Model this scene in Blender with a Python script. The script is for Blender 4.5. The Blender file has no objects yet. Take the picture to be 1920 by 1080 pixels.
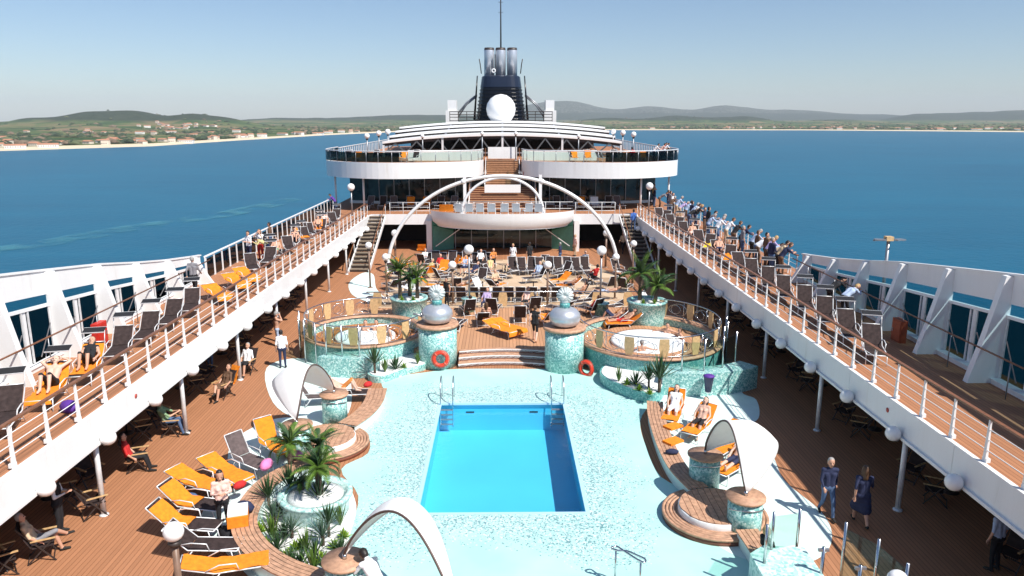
import bpy, math, random
from mathutils import Vector, Matrix, noise, geometry
random.seed(7)
R = math.radians
# ------------------------------------------------------------------ camera
F_PX, HZ, VPX, CAM_H = 1400.0, 225.0, 942.0, 10.8
PITCH = math.atan((540 - HZ) / F_PX)
YAW = math.atan((960 - VPX) / F_PX * math.cos(PITCH))
sc = bpy.context.scene
COL = sc.collection
cam = bpy.data.cameras.new('camera'); cam.sensor_width = 36; cam.lens = 36 * F_PX / 1920
cam.clip_start = 0.1; cam.clip_end = 60000
camo = bpy.data.objects.new('camera', cam); COL.objects.link(camo)
camo.location = (0, 0, CAM_H); camo.rotation_euler = (math.pi / 2 - PITCH, 0, -YAW)
sc.camera = camo
# ------------------------------------------------------------------ sky and sun
SUN = Vector((0.60, -0.52, 1.0)).normalized()          # towards the sun
world = bpy.data.worlds.new('World'); sc.world = world; world.use_nodes = True
nt = world.node_tree; nt.nodes.clear()
sky = nt.nodes.new('ShaderNodeTexSky'); sky.sky_type = 'NISHITA'; sky.sun_disc = False
sky.sun_elevation = math.asin(SUN.z); sky.sun_rotation = math.atan2(SUN.x, SUN.y)
sky.altitude = 0; sky.air_density = 0.95; sky.dust_density = 0.42; sky.ozone_density = 4.5
bg = nt.nodes.new('ShaderNodeBackground'); bg.inputs['Strength'].default_value = 0.09
wo = nt.nodes.new('ShaderNodeOutputWorld')
nt.links.new(sky.outputs[0], bg.inputs[0]); nt.links.new(bg.outputs[0], wo.inputs[0])
sl = bpy.data.lights.new('sun', 'SUN'); sl.energy = 5.0; sl.angle = R(0.53); sl.color = (1.0, 0.95, 0.88)
so = bpy.data.objects.new('sun', sl); COL.objects.link(so)
so.rotation_euler = (-SUN).to_track_quat('-Z', 'Y').to_euler()
vs = sc.view_settings; vs.view_transform = 'Standard'; vs.look = 'None'; vs.exposure = 0.42; vs.gamma = 1.0
vs.use_curve_mapping = False
# ------------------------------------------------------------------ pixels to places
_cy, _sy, _cp, _sp = math.cos(YAW), math.sin(YAW), math.cos(PITCH), math.sin(PITCH)
def ray(u, v):
    a = (u - 960) / F_PX; b = (540 - v) / F_PX
    return (_sy*_cp + a*_cy + b*_sy*_sp, _cy*_cp - a*_sy + b*_cy*_sp, -_sp + b*_cp)
def P(u, v, z=0.0):
    d = ray(u, v); s = (z - CAM_H) / d[2]; return (d[0]*s, d[1]*s)
def PX(u, v, x):
    d = ray(u, v); s = x / d[0]; return (d[1]*s, CAM_H + d[2]*s)
def PY(u, v, y):
    d = ray(u, v); s = y / d[1]; return (d[0]*s, CAM_H + d[2]*s)
# ------------------------------------------------------------------ materials
MATS = {}
def nodes(name):
    m = bpy.data.materials.new(name); m.use_nodes = True; MATS[name] = m
    t = m.node_tree; b = t.nodes['Principled BSDF']; return m, t, b
def _noise(t, scale, detail=3, coord='Object', rough=.55):
    tc = t.nodes.new('ShaderNodeTexCoord'); n = t.nodes.new('ShaderNodeTexNoise')
    n.inputs['Scale'].default_value = scale; n.inputs['Detail'].default_value = detail; n.inputs['Roughness'].default_value = rough
    t.links.new(tc.outputs[coord], n.inputs['Vector']); return n
def _ramp(t, src, stops):
    r = t.nodes.new('ShaderNodeValToRGB'); e = r.color_ramp.elements
    while len(e) < len(stops): e.new(0.5)
    for k, (p, c) in enumerate(stops): e[k].position = p; e[k].color = (*c, 1)
    t.links.new(src, r.inputs[0]); return r
def mat(name, col, rough=.5, metal=0, var=.12, scale=6, spec=.5, bump=0, bscale=40):
    m, t, b = nodes(name)
    b.inputs['Roughness'].default_value = rough; b.inputs['Metallic'].default_value = metal
    b.inputs['Specular IOR Level'].default_value = spec
    n = _noise(t, scale)
    lo = tuple(max(0, c*(1-var)) for c in col); hi = tuple(min(1, c*(1+var)) for c in col)
    r = _ramp(t, n.outputs['Fac'], [(.3, lo), (.7, hi)]); t.links.new(r.outputs[0], b.inputs['Base Color'])
    if bump:
        n2 = _noise(t, bscale); bp = t.nodes.new('ShaderNodeBump'); bp.inputs['Strength'].default_value = bump
        bp.inputs['Distance'].default_value = .02
        t.links.new(n2.outputs['Fac'], bp.inputs['Height']); t.links.new(bp.outputs[0], b.inputs['Normal'])
    return m
def math_node(t, op, a, bval=None):
    n = t.nodes.new('ShaderNodeMath'); n.operation = op
    t.links.new(a, n.inputs[0])
    if bval is not None:
        if isinstance(bval, (int, float)): n.inputs[1].default_value = bval
        else: t.links.new(bval, n.inputs[1])
    return n.outputs[0]
def teak(name, axis='X', w=.125, base=(.40, .185, .095), caulk=(.185, .08, .04)):
    m, t, b = nodes(name); b.inputs['Roughness'].default_value = .65; b.inputs['Specular IOR Level'].default_value = .25
    tc = t.nodes.new('ShaderNodeTexCoord'); sp = t.nodes.new('ShaderNodeSeparateXYZ'); t.links.new(tc.outputs['Object'], sp.inputs[0])
    q = math_node(t, 'MULTIPLY', sp.outputs[axis], 1/w)
    fr = math_node(t, 'FRACT', q); fl = math_node(t, 'FLOOR', q)
    wn = t.nodes.new('ShaderNodeTexWhiteNoise'); wn.noise_dimensions = '1D'; t.links.new(fl, wn.inputs['W'])
    n = _noise(t, 1.3, 5); n2 = _noise(t, .25, 3)
    s = math_node(t, 'ADD', math_node(t, 'MULTIPLY', wn.outputs['Value'], .45), math_node(t, 'MULTIPLY', n.outputs['Fac'], .35))
    s = math_node(t, 'ADD', s, math_node(t, 'MULTIPLY', n2.outputs['Fac'], .4))
    r = _ramp(t, s, [(.25, tuple(c*.84 for c in base)), (.6, base), (.95, tuple(c*1.12 for c in base))])
    gap = math_node(t, 'GREATER_THAN', fr, .88)
    mx = t.nodes.new('ShaderNodeMix'); mx.data_type = 'RGBA'; t.links.new(gap, mx.inputs[0])
    t.links.new(r.outputs[0], mx.inputs[6]); mx.inputs[7].default_value = (*caulk, 1)
    t.links.new(mx.outputs[2], b.inputs['Base Color']); return m
def mosaic(name, cells, scale=16, rough=.3, mask=None):
    """small tesserae of several colours"""
    m, t, b = nodes(name); b.inputs['Roughness'].default_value = rough
    tc = t.nodes.new('ShaderNodeTexCoord'); v = t.nodes.new('ShaderNodeTexVoronoi'); v.inputs['Scale'].default_value = scale
    t.links.new(tc.outputs['Object'], v.inputs['Vector'])
    sp = t.nodes.new('ShaderNodeSeparateColor'); t.links.new(v.outputs['Color'], sp.inputs[0])
    r = _ramp(t, sp.outputs[0], cells); r.color_ramp.interpolation = 'CONSTANT'
    out = r.outputs[0]
    if mask: out = mask(t, r.outputs[0], sp.outputs[1])
    t.links.new(out, b.inputs['Base Color'])
    return m
def glass(name, tint, ior=1.35, rough=.03):
    m, t, b = nodes(name); t.nodes.remove(b); o = t.nodes['Material Output']
    tr = t.nodes.new('ShaderNodeBsdfTransparent'); tr.inputs[0].default_value = (*tint, 1)
    gl = t.nodes.new('ShaderNodeBsdfGlossy'); gl.inputs['Roughness'].default_value = rough
    if name == 'pool_water':
        nb = _noise(t, 4, 3); bp = t.nodes.new('ShaderNodeBump'); bp.inputs['Strength'].default_value = .35; bp.inputs['Distance'].default_value = .05; t.links.new(nb.outputs['Fac'], bp.inputs['Height']); t.links.new(bp.outputs[0], gl.inputs['Normal'])
    fr = t.nodes.new('ShaderNodeFresnel'); fr.inputs[0].default_value = ior
    ge = t.nodes.new('ShaderNodeNewGeometry'); ff = t.nodes.new('ShaderNodeMath'); ff.operation = 'MULTIPLY_ADD'; t.links.new(ge.outputs['Backfacing'], ff.inputs[0]); ff.inputs[1].default_value = -1; ff.inputs[2].default_value = 1
    fm = math_node(t, 'MULTIPLY', fr.outputs[0], ff.outputs[0])
    mx = t.nodes.new('ShaderNodeMixShader'); t.links.new(fm, mx.inputs[0])
    t.links.new(tr.outputs[0], mx.inputs[1]); t.links.new(gl.outputs[0], mx.inputs[2])
    t.links.new(mx.outputs[0], o.inputs[0]); return m
teak('teak'); teak('teak_pale', 'X', .16, (.50, .27, .15), (.22, .11, .06))
teak('teak_tub', 'X', .14, (.42, .17, .06), (.15, .06, .02))
m, t, b = nodes('white_paint'); b.inputs['Roughness'].default_value = .38
tc = t.nodes.new('ShaderNodeTexCoord'); mp = t.nodes.new('ShaderNodeMapping'); mp.inputs['Scale'].default_value = (2.2, 2.2, .25); t.links.new(tc.outputs['Object'], mp.inputs[0])
n = t.nodes.new('ShaderNodeTexNoise'); n.inputs['Scale'].default_value = 1.0; n.inputs['Detail'].default_value = 6; n.inputs['Roughness'].default_value = .7; t.links.new(mp.outputs[0], n.inputs['Vector'])
r = _ramp(t, n.outputs['Fac'], [(.26, (.70, .685, .66)), (.40, (.78, .78, .775)), (.7, (.82, .82, .82))]); t.links.new(r.outputs[0], b.inputs['Base Color'])
n2 = _noise(t, .9, 2); bp = t.nodes.new('ShaderNodeBump'); bp.inputs['Strength'].default_value = .12; bp.inputs['Distance'].default_value = .05
t.links.new(n2.outputs['Fac'], bp.inputs['Height']); t.links.new(bp.outputs[0], b.inputs['Normal'])
mat('white_soft', (.78, .79, .80), .6, var=.04)
mat('globe_white', (.86, .86, .85), .25, var=.02)
mat('steel', (.62, .63, .65), .22, 1, var=.06)
mat('grey_metal', (.30, .31, .33), .4, .6)
mat('silver_paint', (.56, .58, .62), .33, .55, var=.04)
mat('brown_post', (.20, .12, .08), .4)
mat('handrail_wood', (.20, .08, .035), .4, var=.25, scale=9)
mat('mesh_fabric', (.042, .029, .028), .85, var=.35, scale=7, spec=.2)
mat('mesh_grey', (.105, .078, .076), .8, var=.3, scale=7)
mat('shade_black', (.012, .012, .014), .7)
mat('frame_white', (.74, .75, .76), .35, .2)
mat('frame_dark', (.035, .025, .022), .5)
mat('arm_wood', (.56, .36, .17), .5, var=.2, scale=12)
mat('slat_wood', (.47, .27, .17), .6, var=.28, scale=7)
mat('slat_edge', (.20, .065, .035), .5, var=.2)
mat('board_wood', (.60, .40, .20), .5, var=.18, scale=8)
mat('towel_orange', (.80, .235, .010), .9, var=.16, scale=9, bump=.5)
mat('towel_white', (.82, .82, .83), .9, var=.05, bump=.4)
mat('towel_yellow', (.85, .55, .03), .9, bump=.4)
mat('sail', (.84, .84, .83), .75, var=.02)
mat('sail_trim', (.10, .065, .055), .5)
mat('buoy_red', (.72, .045, .018), .45)
mat('box_red', (.55, .03, .02), .4)
mat('box_rust', (.28, .055, .02), .5)
mat('gravel', (.80, .81, .80), .9, var=.12, scale=35, bump=1, bscale=60)
mat('soil', (.05, .035, .025), .95)
mat('leaf_palm', (.085, .16, .022), .5, var=.45, scale=4)
mat('leaf_dark', (.035, .085, .028), .5, var=.4, scale=4)
mat('leaf_lime', (.20, .33, .03), .5, var=.35, scale=5)
mat('leaf_blue', (.07, .13, .085), .55, var=.35)
mat('bark', (.12, .085, .06), .9, var=.4, scale=14, bump=1)
mat('pool_liner', (.085, .53, .74), .35, var=.04, scale=.6)
mat('pool_rim', (.42, .66, .78), .4, var=.05)
mat('dark_wall', (.020, .020, .022), .25, var=.3, scale=1)
mat('interior', (.035, .03, .03), .8)
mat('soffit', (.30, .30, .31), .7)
mat('black_funnel', (.005, .006, .010), .25, var=.1, spec=.35)
mat('navy_funnel', (.010, .016, .034), .3)
mat('tread', (.21, .165, .12), .8, var=.15)
mat('green_panel', (.10, .33, .27), .35)
mat('white_water', (.82, .87, .88), .12, var=.04, scale=5)
mat('table_top', (.42, .33, .22), .5)
mat('sign_red', (.45, .06, .035), .5)
mat('tin_navy', (.018, .02, .075), .4)
mat('purple', (.10, .03, .28), .7); mat('pink', (.72, .22, .48), .8)
mat('skin', (.56, .31, .21), .55, var=.08); mat('skin_pale', (.66, .42, .32), .55, var=.06); mat('skin_dark', (.20, .10, .06), .55, var=.08)
mat('hair_dark', (.014, .010, .010), .5); mat('hair_grey', (.30, .29, .28), .6); mat('hair_blond', (.42, .27, .11), .6); mat('hair_brown', (.08, .04, .02), .55)
CL = {'cl_white': (.80, .80, .82), 'cl_black': (.012, .012, .015), 'cl_navy': (.018, .025, .07), 'cl_jeans': (.07, .12, .23),
      'cl_red': (.50, .02, .02), 'cl_grey': (.22, .22, .24), 'cl_blue': (.05, .14, .45), 'cl_pale': (.42, .52, .70), 'cl_beige': (.55, .42, .28),
      'cl_pink': (.74, .50, .43), 'cl_orange': (.62, .22, .05), 'cl_green': (.20, .32, .18), 'cl_yellow': (.62, .52, .25), 'cl_brown': (.13, .07, .04),
      'cl_lilac': (.45, .36, .60), 'cl_shoe': (.02, .018, .016)}
for k, c in CL.items(): mat(k, c, .85, var=.15, scale=10)
MINT = (.47, .72, .67)
def _pool_mask(t, cellcol, rnd):
    """dark tesserae thicken towards the pool's coping and in drifts"""
    tc = t.nodes.new('ShaderNodeTexCoord'); sp = t.nodes.new('ShaderNodeSeparateXYZ'); t.links.new(tc.outputs['Object'], sp.inputs[0])
    n = _noise(t, .33, 2)
    dx = math_node(t, 'MAXIMUM', math_node(t, 'SUBTRACT', math_node(t, 'ABSOLUTE', sp.outputs['X']), 2.4), 0.0)
    dy = math_node(t, 'MAXIMUM', math_node(t, 'SUBTRACT', math_node(t, 'ABSOLUTE', math_node(t, 'SUBTRACT', sp.outputs['Y'], 23.3)), 4.2), 0.0)
    d = math_node(t, 'SQRT', math_node(t, 'ADD', math_node(t, 'MULTIPLY', dx, dx), math_node(t, 'MULTIPLY', dy, dy)))
    near = math_node(t, 'SUBTRACT', .9, math_node(t, 'MULTIPLY', d, .55)) if False else None
    k = math_node(t, 'MULTIPLY_ADD', d, -.33); t.nodes[-1].inputs[2].default_value = .85
    k = math_node(t, 'ADD', k, math_node(t, 'MULTIPLY', math_node(t, 'SUBTRACT', n.outputs['Fac'], .5), 1.6))
    on = math_node(t, 'LESS_THAN', rnd, math_node(t, 'MINIMUM', k, .70))
    mx = t.nodes.new('ShaderNodeMix'); mx.data_type = 'RGBA'; t.links.new(on, mx.inputs[0])
    n2 = _noise(t, .5, 3); r = _ramp(t, n2.outputs['Fac'], [(.3, (.38, .66, .62)), (.7, (.48, .745, .70))])
    t.links.new(r.outputs[0], mx.inputs[6]); t.links.new(cellcol, mx.inputs[7]); return mx.outputs[2]
mosaic('pool_mosaic', [(0, (.13, .27, .29)), (.25, (.28, .46, .46)), (.5, (.62, .78, .76)), (.8, (.42, .62, .61))], 26, .35, _pool_mask)
mosaic('teal_mosaic', [(0, (.15, .38, .37)), (.25, (.24, .49, .46)), (.5, (.36, .60, .56)), (.72, (.55, .74, .70)), (.92, (.12, .30, .30))], 20, .3)
mosaic('deep_mosaic', [(0, (.07, .28, .28)), (.3, (.11, .36, .35)), (.6, (.17, .43, .41)), (.82, (.30, .54, .51)), (.94, (.06, .22, .23))], 20, .3)
m, t, b = nodes('dance_floor'); b.inputs['Roughness'].default_value = .5
tc = t.nodes.new('ShaderNodeTexCoord'); sn = t.nodes.new('ShaderNodeVectorMath'); sn.operation = 'SNAP'; sn.inputs[1].default_value = (1.6, 1.6, 1000)
t.links.new(tc.outputs['Object'], sn.inputs[0]); wn = t.nodes.new('ShaderNodeTexWhiteNoise'); t.links.new(sn.outputs[0], wn.inputs['Vector'])
n = _noise(t, 1.2, 4); k = math_node(t, 'ADD', math_node(t, 'MULTIPLY', wn.outputs['Value'], .7), math_node(t, 'MULTIPLY', n.outputs['Fac'], .3))
r = _ramp(t, k, [(.2, (.40, .27, .17)), (.45, (.55, .40, .26)), (.8, (.64, .48, .33))]); t.links.new(r.outputs[0], b.inputs['Base Color'])
mat('mint_paint', (.66, .80, .77), .5, var=.05, scale=2)
mat('plaza_teal', (.13, .26, .27), .5, var=.05, scale=2)
glass('wind_glass', (.20, .27, .28), 1.14); glass('clerestory_glass', (.62, .75, .78), 1.1); glass('clear_glass', (.80, .90, .87)); glass('tint_glass', (.16, .22, .22)); glass('green_glass', (.45, .68, .60)); glass('pool_water', (.86, .97, 1.0), rough=.02)
def dark_window(name):
    m, t, b = nodes(name); b.inputs['Roughness'].default_value = .06; b.inputs['Specular IOR Level'].default_value = .5
    n = _noise(t, .8, 2); r = _ramp(t, n.outputs['Fac'], [(.35, (.006, .012, .014)), (.7, (.035, .06, .058))])
    t.links.new(r.outputs[0], b.inputs['Base Color']); return m
dark_window('window_dark')
# ------------------------------------------------------------------ mesh builder
class MB:
    def __init__(s): s.v = []; s.f = []; s.m = []; s.sm = []
    def add(s, vs, fs, mi=0, sm=False):
        o = len(s.v); s.v += [tuple(v) for v in vs]
        for f in fs: s.f.append([i + o for i in f]); s.m.append(mi); s.sm.append(sm)
        return s
    def box(s, c, d, rz=0, mi=0, M=None):
        x, y, z = d[0]/2, d[1]/2, d[2]/2
        M = M or Matrix.Rotation(rz, 3, 'Z'); c = Vector(c)
        vs = [c + M @ Vector(q) for q in [(-x,-y,-z),(x,-y,-z),(x,y,-z),(-x,y,-z),(-x,-y,z),(x,-y,z),(x,y,z),(-x,y,z)]]
        return s.add(vs, [(0,3,2,1),(4,5,6,7),(0,1,5,4),(1,2,6,5),(2,3,7,6),(3,0,4,7)], mi)
    def b2(s, x0, x1, y0, y1, z0, z1, mi=0):
        return s.box(((x0+x1)/2, (y0+y1)/2, (z0+z1)/2), (abs(x1-x0), abs(y1-y0), abs(z1-z0)), 0, mi)
    def bar(s, p0, p1, w, h, mi=0, up=(0,0,1)):
        p0 = Vector(p0); p1 = Vector(p1); d = p1 - p0; L = d.length
        if L < 1e-6: return s
        y = d / L; x = y.cross(Vector(up))
        if x.length < 1e-4: x = y.cross(Vector((1,0,0)))
        x.normalize(); z = x.cross(y)
        return s.box((p0+p1)/2, (w, L, h), 0, mi, Matrix((x, y, z)).transposed())
    def tube(s, pts, r, n=7, mi=0, closed=False):
        pts = [Vector(p) for p in pts]; N = len(pts); vs = []; fs = []
        pr = None
        for i, p in enumerate(pts):
            if closed: t = pts[(i+1) % N] - pts[i-1]
            else: t = pts[min(i+1, N-1)] - pts[max(i-1, 0)]
            t.normalize()
            a = Vector((0,0,1)) if pr is None else pr
            u = a - t*a.dot(t)
            if u.length < 1e-3: u = Vector((1,0,0)) - t*t.x
            u.normalize(); pr = u; w = t.cross(u); rr = r[i] if isinstance(r, (list, tuple)) else r
            for k in range(n):
                an = 2*math.pi*k/n; vs.append(p + u*(rr*math.cos(an)) + w*(rr*math.sin(an)))
        for i in range(N if closed else N-1):
            j = (i+1) % N
            for k in range(n): k2 = (k+1) % n; fs.append((i*n+k, i*n+k2, j*n+k2, j*n+k))
        if not closed: fs.append(tuple(range(n))[::-1]); fs.append(tuple((N-1)*n+k for k in range(n)))
        return s.add(vs, fs, mi, True)
    def lathe(s, prof, n=20, c=(0,0,0), mi=0, sm=True, sx=1, sy=1, a0=0, a1=None):
        vs = []; fs = []; full = a1 is None; m = n if full else n+1
        for (r, z) in prof:
            for k in range(m):
                an = a0 + (2*math.pi if full else a1-a0)*k/n
                vs.append((c[0]+r*math.cos(an)*sx, c[1]+r*math.sin(an)*sy, c[2]+z))
        for i in range(len(prof)-1):
            for k in range(n): k2 = (k+1) % m; fs.append((i*m+k, i*m+k2, (i+1)*m+k2, (i+1)*m+k))
        if full:
            if prof[0][0] > 1e-4: fs.append(tuple(range(m))[::-1])
            if prof[-1][0] > 1e-4: fs.append(tuple((len(prof)-1)*m+k for k in range(m)))
        return s.add(vs, fs, mi, sm)
    def ball(s, c, r, n=14, mi=0, sz=1):
        return s.lathe([(max(1e-5, r*math.sin(math.pi*i/8)), -r*sz*math.cos(math.pi*i/8)) for i in range(9)], n, c, mi)
    def prism(s, poly, z0, z1, mi=0, mtop=None):
        n = len(poly); ar = sum(poly[i][0]*poly[(i+1)%n][1]-poly[(i+1)%n][0]*poly[i][1] for i in range(n))
        if ar < 0: poly = poly[::-1]
        vs = [(x, y, z0) for x, y in poly] + [(x, y, z1) for x, y in poly]
        s.add(vs, [(i, (i+1)%n, n+(i+1)%n, n+i) for i in range(n)] + [tuple(range(n))[::-1]], mi)
        return s.add([(x, y, z1) for x, y in poly], [tuple(range(n))], mi if mtop is None else mtop)
    def sheet(s, rows, mi=0, sm=True):
        n = len(rows[0]); vs = [p for r in rows for p in r]
        return s.add(vs, [(i*n+k, i*n+k+1, (i+1)*n+k+1, (i+1)*n+k) for i in range(len(rows)-1) for k in range(n-1)], mi, sm)
    def mesh(s, name, mats):
        me = bpy.data.meshes.new(name); me.from_pydata(s.v, [], s.f)
        for q in ([mats] if isinstance(mats, str) else mats): me.materials.append(MATS[q])
        me.polygons.foreach_set('material_index', s.m); me.polygons.foreach_set('use_smooth', s.sm); me.update(); return me
    def build(s, name, mats, parent=None, loc=None, rz=None):
        return link(name, s.mesh(name, mats), parent, loc, rz)
def link(name, me, parent=None, loc=None, rz=None):
    o = bpy.data.objects.new(name, me); COL.objects.link(o)
    if parent: o.parent = parent
    if loc: o.location = loc
    if rz is not None: o.rotation_euler = (0, 0, rz)
    return o
def tag(o, label, cat, group=None):
    o['label'] = label; o['category'] = cat
    if group: o['group'] = group
    return o
def struct(o, kind='structure'): o['kind'] = kind; return o
def thing(name, label, cat, loc=(0,0,0), rz=0, group=None):
    o = bpy.data.objects.new(name, None); COL.objects.link(o); o.empty_display_size = .2
    o.location = loc; o.rotation_euler = (0, 0, rz); return tag(o, label, cat, group)
KIDS = {}
def copy_tree(o, loc=None, rz=None, label=None, group=None, parent=None):
    c = o.copy(); COL.objects.link(c)
    if parent: c.parent = parent
    if loc is not None: c.location = loc
    if rz is not None: c.rotation_euler = (0, 0, rz)
    if label: c['label'] = label
    if group: c['group'] = group
    if o.name not in KIDS: KIDS[o.name] = list(o.children)
    for ch in KIDS[o.name]: copy_tree(ch, parent=c)
    return c
class Proto:
    """the first use moves the built thing itself, later uses copy it"""
    def __init__(s, root): s.root = root; s.used = False; KIDS[root.name] = list(root.children)
    def put(s, loc, rz, label, group=None):
        if not s.used:
            s.used = True; o = s.root; o.location = loc; o.rotation_euler = (0, 0, rz); o['label'] = label
            if group: o['group'] = group
            return o
        return copy_tree(s.root, loc, rz, label, group)
_T = ['', 'first', 'second', 'third', 'fourth', 'fifth', 'sixth', 'seventh', 'eighth', 'ninth', 'tenth', 'eleventh', 'twelfth', 'thirteenth', 'fourteenth',
      'fifteenth', 'sixteenth', 'seventeenth', 'eighteenth', 'nineteenth', 'twentieth']
def ordn(i):
    if i <= 20: return _T[i]
    w = ('', '', 'twent', 'thirt', 'fort', 'fift')[i//10]
    return w + 'ieth' if i % 10 == 0 else w + 'y-' + _T[i % 10]
def poly_sheet(outer, holes, z, name, m, kind='structure'):
    loops = [[Vector((x, y, 0)) for x, y in outer]] + [[Vector((x, y, 0)) for x, y in h] for h in holes]
    tris = geometry.tessellate_polygon(loops); flat = [p for l in loops for p in l]
    fs = []
    for t in tris:
        a, b, c = (flat[i] for i in t)
        fs.append(t if (b-a).cross(c-a).z > 0 else t[::-1])
    mb = MB(); mb.add([(p.x, p.y, z) for p in flat], fs); o = mb.build(name, m); 
    if kind: o['kind'] = kind
    return o
def smooth_loop(pts, n=6, closed=True):
    out = []; N = len(pts)
    for i in range(N if closed else N-1):
        g = lambda k: pts[k % N] if closed else pts[max(0, min(N-1, k))]
        p0, p1, p2, p3 = g(i-1), g(i), g(i+1), g(i+2)
        for j in range(n):
            t = j/n
            out.append(tuple(.5*((2*p1[k]) + (-p0[k]+p2[k])*t + (2*p0[k]-5*p1[k]+4*p2[k]-p3[k])*t*t + (-p0[k]+3*p1[k]-3*p2[k]+p3[k])*t**3) for k in range(len(p1))))
    if not closed: out.append(tuple(pts[-1]))
    return out
# ================================================================== SEA AND LAND
SEA = -30.0
def lerp_tab(tab, x):
    if x <= tab[0][0]: return tab[0][1]
    for (a, b), (c, d) in zip(tab, tab[1:]):
        if x <= c: return b + (d-b)*(x-a)/(c-a)
    return tab[-1][1]
m, t, b = nodes('sea'); b.inputs['Roughness'].default_value = .35; b.inputs['Specular IOR Level'].default_value = .10
n1 = _noise(t, .006, 4); mp = t.nodes.new('ShaderNodeMapping'); tc = t.nodes.new('ShaderNodeTexCoord')
mp.inputs['Scale'].default_value = (.012, .05, 1); t.links.new(tc.outputs['Object'], mp.inputs[0])
n2 = t.nodes.new('ShaderNodeTexNoise'); n2.inputs['Scale'].default_value = 1; n2.inputs['Detail'].default_value = 5; t.links.new(mp.outputs[0], n2.inputs['Vector'])
mm = math_node(t, 'ADD', math_node(t, 'MULTIPLY', n1.outputs['Fac'], .5), math_node(t, 'MULTIPLY', n2.outputs['Fac'], .5))
r = _ramp(t, mm, [(.32, (.001, .080, .150)), (.68, (.002, .112, .195))]); t.links.new(r.outputs[0], b.inputs['Base Color'])
n3 = _noise(t, .35, 6); bp = t.nodes.new('ShaderNodeBump'); bp.inputs['Strength'].default_value = .5; bp.inputs['Distance'].default_value = .6
t.links.new(n3.outputs['Fac'], bp.inputs['Height']); t.links.new(bp.outputs[0], b.inputs['Normal'])
mb = MB(); mb.add([(-21000,-6000,SEA),(21000,-6000,SEA),(21000,17000,SEA),(-21000,17000,SEA)], [(0,1,2,3)]); struct(mb.build('sea', 'sea'))
# wake: a long faint streak of disturbed water off the port side
m, t, b = nodes('wake'); b.inputs['Roughness'].default_value = .5; b.inputs['Base Color'].default_value = (.08, .30, .36, 1)
n = _noise(t, .09, 6); rr = _ramp(t, n.outputs['Fac'], [(.43, (0,0,0)), (.72, (.60,.60,.60))])
t.links.new(rr.outputs[0], b.inputs['Alpha'])
A = [P(-60, 478, SEA), P(120, 450, SEA), P(260, 425, SEA), P(420, 402, SEA), P(560, 372, SEA)]
rows = [[(x - 6 - k*2, y, SEA+.3), (x + 6 + 5*k, y - 4, SEA+.3)] for k, (x, y) in enumerate(smooth_loop(A, 6, False))]
mb = MB().sheet([[p for p in r_] for r_ in [[(x-7, y, SEA+.25) for x, y in smooth_loop(A, 6, False)], [(x+7, y-5, SEA+.25) for x, y in smooth_loop(A, 6, False)]]])
struct(mb.build('wake', 'wake'), 'stuff')

SHORE = [(-700, 300), (0, 281), (300, 272), (450, 262), (620, 252), (760, 246), (940, 243), (1500, 243.5), (1700, 245), (1920, 247), (2700, 254)]
def shore_d(u): return (CAM_H-SEA)*F_PX/(lerp_tab(SHORE, u)-HZ)
HILLS = [(270, 3600, 19, 65, 700), (180, 3500, 12, 60, 650), (375, 3600, 11, 50, 650), (440, 3700, 4, 50, 600), (80, 3600, 1, 70, 600),
         (610, 7000, 6, 90, 1200), (740, 7200, 9, 90, 1200), (860, 7600, 14, 100, 1200), (500, 6500, 4, 70, 1000),
         (1270, 6200, 14, 75, 900), (1395, 6200, 10, 60, 900), (1130, 6000, 7, 70, 900), (1560, 6500, 3, 90, 900),
         (1075, 12500, 42, 75, 2000), (1215, 12500, 36, 70, 2000), (1345, 12500, 35, 70, 2000), (1470, 12500, 24, 90, 2000), (980, 12500, 30, 80, 2000),
         (1640, 12500, 16, 130, 2000), (1800, 9500, 19, 80, 1500), (1910, 9500, 20, 70, 1500), (2100, 9500, 22, 150, 1500), (1700, 9000, 12, 60, 1500), (-200, 4500, 10, 160, 900)]
def land_h(u, d):
    s = d - shore_d(u)
    h = SEA + min(max(s, -30)*.07, 3.5) + max(0, min(s-60, 900))*.006
    for hu, hd, hp, wu, wd in HILLS:
        g = math.exp(-((u-hu)/wu)**2 - ((d-hd)/wd)**2)
        if g > .01:
            h += g*(hp*hd/F_PX + CAM_H - SEA - 8)*(.82 if hd < 5000 else .66)
    x = (u-VPX)/F_PX*d
    if s > 120: h += (noise.noise(Vector((x/420, d/420, 3))) + .5*noise.noise(Vector((x/160, d/160, 9))))*min(12, (s-120)*.006 + (h-SEA)*.05)
    return h
us = [-700 + 3400*i/340 for i in range(341)]; NR = 80
mb = MB(); rows = []
for j in range(NR+1):
    f = j/NR; row = []
    for u in us:
        sd = shore_d(u) - 30; d = sd + (16000-sd)*f**1.9
        row.append(((u-VPX)/F_PX*d, d, land_h(u, d)))
    rows.append(row)
mb.sheet(rows)
m, t, b = nodes('land'); b.inputs['Roughness'].default_value = 1; b.inputs['Specular IOR Level'].default_value = .05
tc = t.nodes.new('ShaderNodeTexCoord')
vo = t.nodes.new('ShaderNodeTexVoronoi'); vo.inputs['Scale'].default_value = .006; t.links.new(tc.outputs['Object'], vo.inputs['Vector'])
spc = t.nodes.new('ShaderNodeSeparateColor'); t.links.new(vo.outputs['Color'], spc.inputs[0])
nz = _noise(t, .004, 5); nf = _noise(t, .03, 5)
k = math_node(t, 'ADD', math_node(t, 'MULTIPLY', spc.outputs[0], .30), math_node(t, 'ADD', math_node(t, 'MULTIPLY', nz.outputs['Fac'], .5), math_node(t, 'MULTIPLY', nf.outputs['Fac'], .35)))
fields = _ramp(t, k, [(.30, (.030, .060, .028)), (.48, (.045, .085, .030)), (.60, (.10, .13, .05)), (.72, (.19, .15, .08)), (.9, (.28, .21, .13))])
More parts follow.
